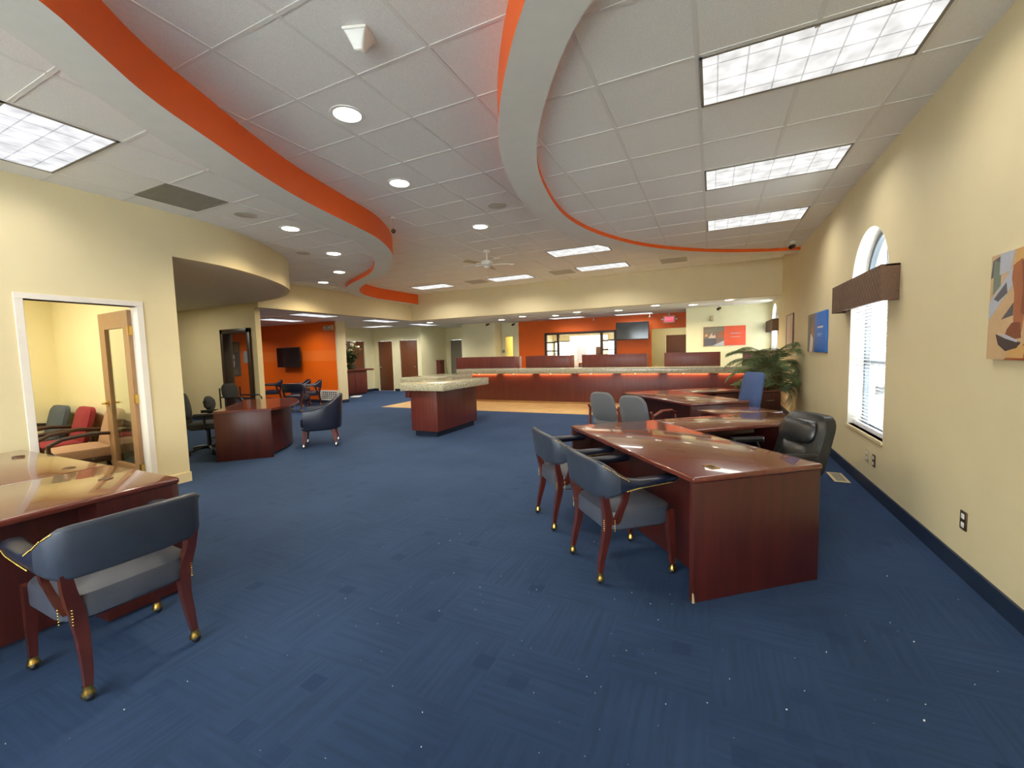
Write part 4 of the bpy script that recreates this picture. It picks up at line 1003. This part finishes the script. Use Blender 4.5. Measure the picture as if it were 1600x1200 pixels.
# grey fabric chairs with wooden arms
def grey_chair(label):
    t = thing('fabric_armchair', label, 'chair', (0, 0, 0), 0, 'grey fabric chairs')
    MB().loft(cushion(.5, .48, .36, .46, .07, .02)).build('seat', 'fabric_grey', t)
    MB().loft(slab(.47, .44, .42, -.22, .06, -.22, .13, .43, .015)).build('backrest', 'fabric_grey', t)
    for s in (-1, 1):
        x = s*.275
        MB().tube([(x, -.27, .02), (x, -.25, .3), (x, -.24, .6), (x, -.28, .66)], [.02, .022, .022, .018], flat=.8).build('leg', 'arm_wood', t)
        MB().tube([(x, .24, .02), (x, .25, .4), (x, .25, .6)], .02, flat=.8).build('leg', 'arm_wood', t)
        MB().tube([(x, -.24, .6), (x, -.05, .655), (x, .15, .645), (x, .27, .6)], [.02, .026, .028, .02], flat=.7).build('armrest', 'arm_wood', t)
    for y in (-.25, .25): MB().box(-.27, .27, y-.012, y+.012, .3, .35).build('rail', 'arm_wood', t)
    return t
gc = grey_chair('grey fabric armchair nearer the camera at the rear right desk')
gc.location = (-.80, 5.92, 0); gc.rotation_euler = (0, 0, AF+.38)
dup(gc, 'grey fabric armchair farther left at the rear right desk', (-1.31, 6.33, 0), AF+.42)
# blue high back chair
t = thing('office_chair', 'blue high back office chair in front of the palm', 'chair', (.30, 7.15, 0), AF+PI-.1)
star_base(t); MB().loft(cushion(.5, .48, .4, .49, .09, .02)).build('seat', 'fabric_blue', t)
MB().loft(slab(.47, .58, .49, -.2, .07, -.22, .07, .42, .02)).build('backrest', 'fabric_blue', t)
MB().box(-.06, .06, -.27, -.2, .38, .62, bevel=.01).build('back_bracket', 'black_plastic', t)
# chairs behind the bow-front desk
def task(label, loc, rz, mat, arms=True, top=.98):
    t = thing('task_chair', label, 'chair', loc, rz, 'dark chairs behind the bow-front desk')
    star_base(t); MB().loft(cushion(.5, .47, .4, .5, .1, .02)).build('seat', mat, t)
    MB().loft(slab(.46, top-.56, .56, -.15, .07, -.24, .19, .42, .02)).build('backrest', mat, t)
    MB().box(-.04, .04, -.3, -.2, .4, .7, bevel=.008).build('back_bracket', 'black_plastic', t)
    if arms:
        for s in (-1, 1):
            a = MB().tube([(s*.2, 0, .4), (s*.29, 0, .43), (s*.3, 0, .62)], [.018, .02, .02]).build('armrest', 'black_plastic', t)
            MB().loft([[(s*.3+x*k, y, z) for x, y in rrect(.08, .26, .035)] for z, k in ((.61, .8), (.62, 1), (.645, 1), (.655, .7))]).build('arm_pad', 'black_plastic', a)
    return t
task('dark grey task chair with round back, half hidden by the doorway post', (-7.25, 3.95, 0), -.65, 'fabric_dark')
task('small dark task chair behind the bow-front desk, nearer the glass panel', (-8.1, 4.75, 0), -.8, 'fabric_dark', False, .82)
t = thing('sled_armchair', 'dark armchair with black loop arms standing in front of the nook glass', 'chair', (-8.85, 5.5, 0), -1.25)
MB().loft(cushion(.48, .45, .4, .47, .07, .015)).build('seat', 'fabric_dark', t)
MB().loft(slab(.46, .32, .66, -.15, .05, -.22, .12, .42, .015)).build('backrest', 'fabric_dark', t)
for s in (-1, 1): MB().tube([(s*.27, -.24, .9), (s*.27, -.24, .015), (s*.27, .24, .015), (s*.27, .25, .66), (s*.27, .2, .71), (s*.27, -.24, .715)], .014).build('side_frame', 'black_plastic', t)
for y in (-.2, .2): MB().cyl((-.27, y, .4), (.27, y, .4), .012).build('rail', 'black_plastic', t)
# office lounge chairs
def lounge(label, loc, rz, mat, solid=False):
    t = thing('lounge_chair', label, 'chair', loc, rz, 'chairs inside the side office')
    MB().loft(cushion(.54, .54, .32, .45, .05, .03)).build('seat', mat, t)
    MB().loft(slab(.54, .48, .4, -.25, .09, -.24, .07, .52, .02)).build('backrest', mat, t)
    for s in (-1, 1):
        x = s*.31
        MB().tube([(x, -.3, .6), (x, -.05, .63), (x, .2, .6), (x, .31, .54), (x, .31, .46), (x, .26, .4)], [.022, .026, .026, .026, .026, .02], flat=.9).build('armrest', 'dark_frame', t)
        MB().tube([(x, -.32, .0), (x, -.3, .3), (x, -.3, .61)], .024).build('leg', 'dark_frame', t)
        MB().tube([(x, .22, .0), (x, .24, .3), (x, .26, .42)], .024).build('leg', 'dark_frame', t)
    MB().box(-.3, .3, -.26, .24, .27, .33, bevel=.006).build('seat_rail', 'dark_frame', t)
    return t
lounge('beige fabric armchair with dark wooden arms just inside the office door', (-7.02, 2.36, 0), PI-.15, 'fabric_beige')
lounge('red fabric armchair with dark wooden arms in the side office', (-7.72, 2.33, 0), PI-.1, 'fabric_red')
lounge('slate grey armchair farthest left in the side office', (-8.42, 2.31, 0), PI-.05, 'fabric_slate')

# ------------------------------------------------------------------ islands and teller counter
def island(label, loc, gw, gl, bx0, bx1):
    t = thing('island_counter', label, 'counter', loc, 0, 'granite islands')
    MB().box(0, gw, 0, gl, .835, .972, bevel=.006).build('granite_top', 'granite', t)
    MB().box(bx0, bx1, .12, gl-.12, .1, .835, bevel=.004).build('base', 'counter_wood', t)
    MB().box(bx0+.05, bx1-.05, .17, gl-.17, 0, .1).build('toe_kick', 'baseboard_blue', t)
    MB().box(.03, bx0, .1, gl-.1, .70, .835, bevel=.004).build('apron', 'counter_wood', t)
island('granite topped wooden island counter standing in the middle of the blue carpet', (-5.06, 5.97, 0), .93, 1.62, .13, .70)
island('second granite island counter, mostly hidden behind the first', (-6.3, 7.45, 0), .95, 1.55, .35, .85)
t = thing('teller_counter', 'long mahogany teller counter with thick granite ledge and glowing underside', 'counter', (0, 0, 0))
MB().box(-6.9, XR-.02, 11.2, 11.5, .06, .86, bevel=.004).build('front_panel', 'counter_wood', t)
MB().box(-6.88, XR-.02, 11.22, 11.5, 0, .06).build('toe_base', 'tile_base', t)
MB().box(-7.06, XR-.02, 10.93, 11.62, .86, 1.0, bevel=.008).build('granite_ledge', 'granite', t)
MB().box(-7.5, XR-.02, 11.62, 12.2, .72, .76, bevel=.004).build('work_surface', 'teal_counter', t)
MB().box(-7.5, -7.45, 11.5, 12.2, 0, .72).build('end_panel', 'counter_wood', t)
for k, (a, b, z0, lb) in enumerate(((-7.52, -5.42, .78, 'longest teller screen panel at the left end of the counter'), (-5.06, -3.7, 1.0, 'teller screen panel below the left part of the divided window'),
                     (-3.33, -1.58, 1.0, 'teller screen panel below the back wall television'), (-1.13, .18, 1.0, 'teller screen panel below the photo poster'), (.66, XR-.01, 1.0, 'short teller screen panel behind the palm'))):
    t = thing('teller_screen', lb, 'partition', (0, 0, 0), 0, 'teller screens')
    MB().box(a, b, 11.66, 11.7, z0, 1.35, bevel=.004).build('panel', 'counter_wood', t)
    MB().box(b-.04, b, 11.7, 12.15, .76, 1.34, bevel=.004).build('return_panel', 'counter_wood', t)
    MB().box(a+.02, b-.02, 11.71, 11.86, 1.0, 1.02).build('shelf', 'teal_counter', t)
for k in range(7):
    x0 = -6.75+k*1.15; x1 = x0+.92
    t = thing('light_strip', 'warm glowing light strip under the granite ledge, %s' % ('leftmost of seven', 'second from the left', 'third from the left', 'in the middle of the row', 'third from the palm', 'second from the palm', 'nearest the palm')[k], 'light strip', ((x0+x1)/2, 11.155, .853), 0, 'under-ledge light strips')
    MB().box(-(x1-x0)/2, (x1-x0)/2, -.012, .012, -.008, .006).build('housing', 'bronze', t)
    MB().ball((-.1, 0, -.012), .011, seg=8).build('bulb', 'puck_glow', t)
    lamp('ledge_lamp', 'AREA', ((x0+x1)/2, 11.165, .842), 1.5, (1, .46, .17), (x1-x0, .02), (.45, 0, 0))
# cabinet planter in the hall with flowers and a paper beside it
t = thing('hall_cabinet', 'brown wooden cabinet in front of the hall door, beside the orange wall end', 'cabinet', (-12.6, 12.05, 0), 0)
MB().box(-.28, .24, -.66, .62, .04, .92, bevel=.004).build('body', 'counter_wood', t)
MB().box(-.3, .3, -.7, .95, .92, .985, bevel=.006).build('top', 'counter_wood', t)
MB().box(-.22, .2, -.6, .56, 0, .04).build('plinth', 'black_plastic', t)
for y in (-.64, -.02): 
    d = MB().box(.24, .256, y+.01, y+.6, .08, .88, bevel=.003).build('door', 'counter_wood', t)
    MB().cyl((.256, y+.3, .5), (.28, y+.3, .5), .012).build('knob', 'brass', d)
t = thing('flower_arrangement', 'tall flower arrangement with white blooms on the hall cabinet', 'plant', (-12.48, 12.0, .985))
MB().lathe([(.004, 0), (.13, 0), (.16, .12), (.14, .2), (.12, .2), (.11, .06), (.004, .06)], 20).build('vase', 'pot_green', t)
rnd = random.Random(3)
lv = MB(); st = MB(); fl = MB()
for k in range(34):
    a = rnd.uniform(0, 2*PI); r = rnd.uniform(.1, .42); h = rnd.uniform(.3, .85)
    tip = V(r*math.cos(a), r*math.sin(a), .15+h); b = V(0, 0, .15); mid = b.lerp(tip, .6)+V(0, 0, .06)
    st.tube([b, mid, tip], .005, 5)
    for j in range(9):
        p = b.lerp(tip, .25+.08*j); d = V(math.cos(a+rnd.uniform(-2, 2)), math.sin(a+rnd.uniform(-2, 2)), rnd.uniform(-.3, .7)).normalized(); n = d.cross(V(0, 0, 1)).normalized(); l = rnd.uniform(.14, .24)
        lv.loft([[tuple(p), tuple(p+n*.001)], [tuple(p+d*l*.5+n*.05), tuple(p+d*l*.5-n*.05)], [tuple(p+d*l), tuple(p+d*l+n*.002)]], closed=False, caps=False)
for a, r, h in ((.3, .12, 1.02), (-1.0, .1, .72), (1.4, .3, .85), (-.2, .05, .9), (2.2, .2, .95), (-2.0, .2, .8)):
    c = V(r*math.cos(a), r*math.sin(a), h)
    for k in range(6):
        q = k*PI/3; fl.ball(c+V(.06*math.cos(q), .06*math.sin(q), .01*(k % 2)), .04, seg=7)
    st.tube([(0, 0, .15), tuple(c*.5+V(0, 0, .1)), tuple(c)], .005, 5)
lv.build('foliage', 'leaf', t); st.build('stems', 'stem', t); fl.build('blossoms', 'petal', t)
t = thing('paper_sheet', 'white paper lying on the carpet at the foot of the hall cabinet', 'paper', (-11.75, 11.45, 0), .5)
MB().box(-.15, .15, -.2, .2, .0, .03, bevel=.006).build('sheet_stack', 'paper', t)
t = thing('wooden_stand', 'narrow reddish brown stand against the grey hall wall', 'stand', (-10.4, 14.9, 0))
MB().box(-.09, .09, -.16, .16, .05, 1.2, bevel=.006).build('body', 'counter_wood', t); MB().box(-.08, .08, -.14, .14, 0, .05).build('plinth', 'black_plastic', t); MB().box(-.1, .11, -.18, .18, 1.2, 1.23, bevel=.004).build('top', 'counter_wood', t)
# things on the work surface and beyond
t = thing('desk_printer', 'white equipment box on the teller work surface by the second screen', 'printer', (-3.52, 12.0, .76))
MB().box(-.12, .14, -.12, .12, 0, .16, bevel=.015).build('case', 'white_plastic', t); MB().box(-.1, .1, -.13, -.11, .06, .08).build('paper_slot', 'black_plastic', t); MB().box(-.1, .12, -.1, .1, .16, .19, bevel=.01).build('lid', 'vent_grey', t)
t = thing('side_shelf', 'wooden shelf unit behind the counter between the second and third teller screens', 'shelf', (-3.55, 14.3, 0))
for z in (.3, .72, 1.02): MB().box(-.6, .6, -.2, .2, z, z+.03).build('shelf_board', 'arm_wood', t)
for x in (-.6, .58): MB().box(x, x+.02, -.2, .2, 0, 1.05).build('side_panel', 'arm_wood', t)
t = thing('teller_pod', 'white and pale blue workstation partition beyond the divided window', 'partition', (-4.35, 16.2, 0))
MB().box(-.75, .75, -.03, .03, 0, 2.05, bevel=.01).build('panel', 'white_plastic', t); MB().box(-.4, .4, -.3, -.03, .95, 1.0).build('counter', 'paper', t); MB().box(.3, .5, -.06, -.03, 1.1, 1.6).build('notice', 'bronze', t); MB().box(-.45, -.1, -.06, -.03, 1.05, 1.75).build('window_panel', 'po_grey', t)

# ------------------------------------------------------------------ palm
t = thing('potted_palm', 'tall green palm in a pot standing in front of the far window', 'plant', (.93, 9.05, 0))
MB().lathe([(.004, 0), (.17, 0), (.22, .3), (.235, .34), (.215, .34), (.2, .28), (.004, .28)], 24).build('pot', 'pot_green', t)
MB().lathe([(.004, .27), (.2, .28), (.1, .3), (.004, .31)], 20).build('soil', 'palm_trunk', t)
rnd = random.Random(11)
for k in range(3):
    a = k*2.1+.4
    MB().tube([(.05*math.cos(a), .05*math.sin(a), .28), (.07*math.cos(a), .07*math.sin(a), .7), (.08*math.cos(a+.3), .08*math.sin(a+.3), 1.1)], [.035, .028, .02], 8).build('trunk', 'palm_trunk', t)
NF = 34
for k in range(NF):
    a = k*2.399+rnd.uniform(-.2, .2); f = k/(NF-1)
    el = 1.35-1.25*f+rnd.uniform(-.1, .1); ln = rnd.uniform(.65, .85); h0 = 1.12-.45*f
    dx, dy = math.cos(a), math.sin(a); p = V(.05*dx, .05*dy, h0); pts = [p.copy()]; e = el
    for j in range(8):
        p = p + V(dx*math.cos(e), dy*math.cos(e), math.sin(e))*ln/8; pts.append(p.copy()); e -= .24
    lim = 1.41-.93-.03
    pts = [V(min(q.x, lim-.02*abs(q.z-h0)), q.y, max(q.z, .82) if q.y < -.3 else q.z) for q in pts]
    fr = MB().tube(pts, [.009-.0009*i for i in range(9)], 5).build('frond_stem', 'stem', t)
    lf = MB()
    for j in range(2, 25):
        u = j/24*8; i = min(int(u), 7); q = pts[i].lerp(pts[i+1], u-i); tg = (pts[i+1]-pts[i]).normalized(); sd = tg.cross(V(0, 0, 1))
        if sd.length < 1e-3: continue
        sd.normalize(); l = .26*math.sin(PI*(.15+.8*j/24))+.05
        for s in (-1, 1):
            d = (sd*s*.8+tg*.7+V(0, 0, -.22)).normalized(); m = q+d*l*.5+V(0, 0, -.005); e2 = q+d*l+V(0, 0, -.05)
            w = tg*.011
            P4 = [q-w*.5, q+w*.5, m+w, m-w, e2]
            P4 = [V(min(c.x, lim), c.y, max(c.z, .75) if c.y < -.25 else c.z) for c in P4]
            vs = [lf.bm.verts.new(c) for c in P4]; lf.bm.faces.new((vs[0], vs[1], vs[2], vs[3])); lf.bm.faces.new((vs[3], vs[2], vs[4]))
    lf.build('leaflets', 'leaf', fr)

# ------------------------------------------------------------------ white bits of litter scattered on the carpet (uncountable specks)
mb = MB(); rnd = random.Random(5)
def speck(x, y, s):
    a = rnd.uniform(0, PI); M = Matrix.Translation((x, y, s*.25)) @ Matrix.Rotation(a, 4, 'Z')
    mb.obox(M, s*.72, s*rnd.uniform(.3, .65), s*.4)
n = 0
while n < 170:
    x = rnd.gauss(-.55, 1.15); y = rnd.uniform(.35, 3.2)
    if x > XR-.1 or x < -2.6: continue
    n += 1; speck(x, y, rnd.choice((.002, .0025, .003, .004, .005)))
for x, y, s in ((.62, 1.75, .010), (.75, 2.05, .009), (.35, 1.45, .011), (.5, 2.35, .008), (.9, 2.6, .008), (1.0, 3.3, .008), (.28, 1.9, .008)): speck(x, y, s)
o = mb.build('litter', 'litter_white', None, smooth=False, kind='stuff')
tag(o, 'white specks of litter scattered over the blue carpet', 'litter')
# ------------------------------------------------------------------ daylight, camera, colour management
w = bpy.data.worlds.new('daylight'); bpy.context.scene.world = w; w.use_nodes = True
nt = w.node_tree; bg = nt.nodes['Background'] if 'Background' in nt.nodes else nt.nodes.new('ShaderNodeBackground')
bg.inputs[0].default_value = (.93, .96, 1, 1); bg.inputs[1].default_value = 10.0
s = lamp('sun', 'SUN', (8, 4, 10), 2.0, (1, .97, .92), .05, (math.radians(40), math.radians(-20), 0)); s.data.angle = .02
cam = bpy.data.cameras.new('camera'); co = bpy.data.objects.new('camera', cam); C.objects.link(co)
cam.sensor_width = 36; cam.lens = 660.95/1600*36; cam.clip_start = .05; cam.clip_end = 200
yaw, pitch, roll = -.443254, .073784, .026663
fwd = V(math.sin(yaw)*math.cos(pitch), math.cos(yaw)*math.cos(pitch), -math.sin(pitch)); right = V(math.cos(yaw), -math.sin(yaw), 0); down = fwd.cross(right)
r = right*math.cos(roll)+down*math.sin(roll); d = -right*math.sin(roll)+down*math.cos(roll)
M = Matrix(((r.x, -d.x, -fwd.x), (r.y, -d.y, -fwd.y), (r.z, -d.z, -fwd.z))).to_4x4(); M.translation = (0, 0, 1.46)
co.matrix_world = M
S = bpy.context.scene; S.camera = co
S.view_settings.view_transform = 'Standard'; S.view_settings.look = 'None'; S.view_settings.exposure = EXPOSURE; S.view_settings.gamma = 1
S.view_settings.use_curve_mapping = False
try:
    S.cycles.use_denoising = True; S.cycles.max_bounces = 8; S.cycles.diffuse_bounces = 5; S.cycles.glossy_bounces = 3; S.cycles.transparent_max_bounces = 10
    S.cycles.sample_clamp_indirect = 6.0; S.cycles.caustics_reflective = False; S.cycles.caustics_refractive = False
except Exception: pass
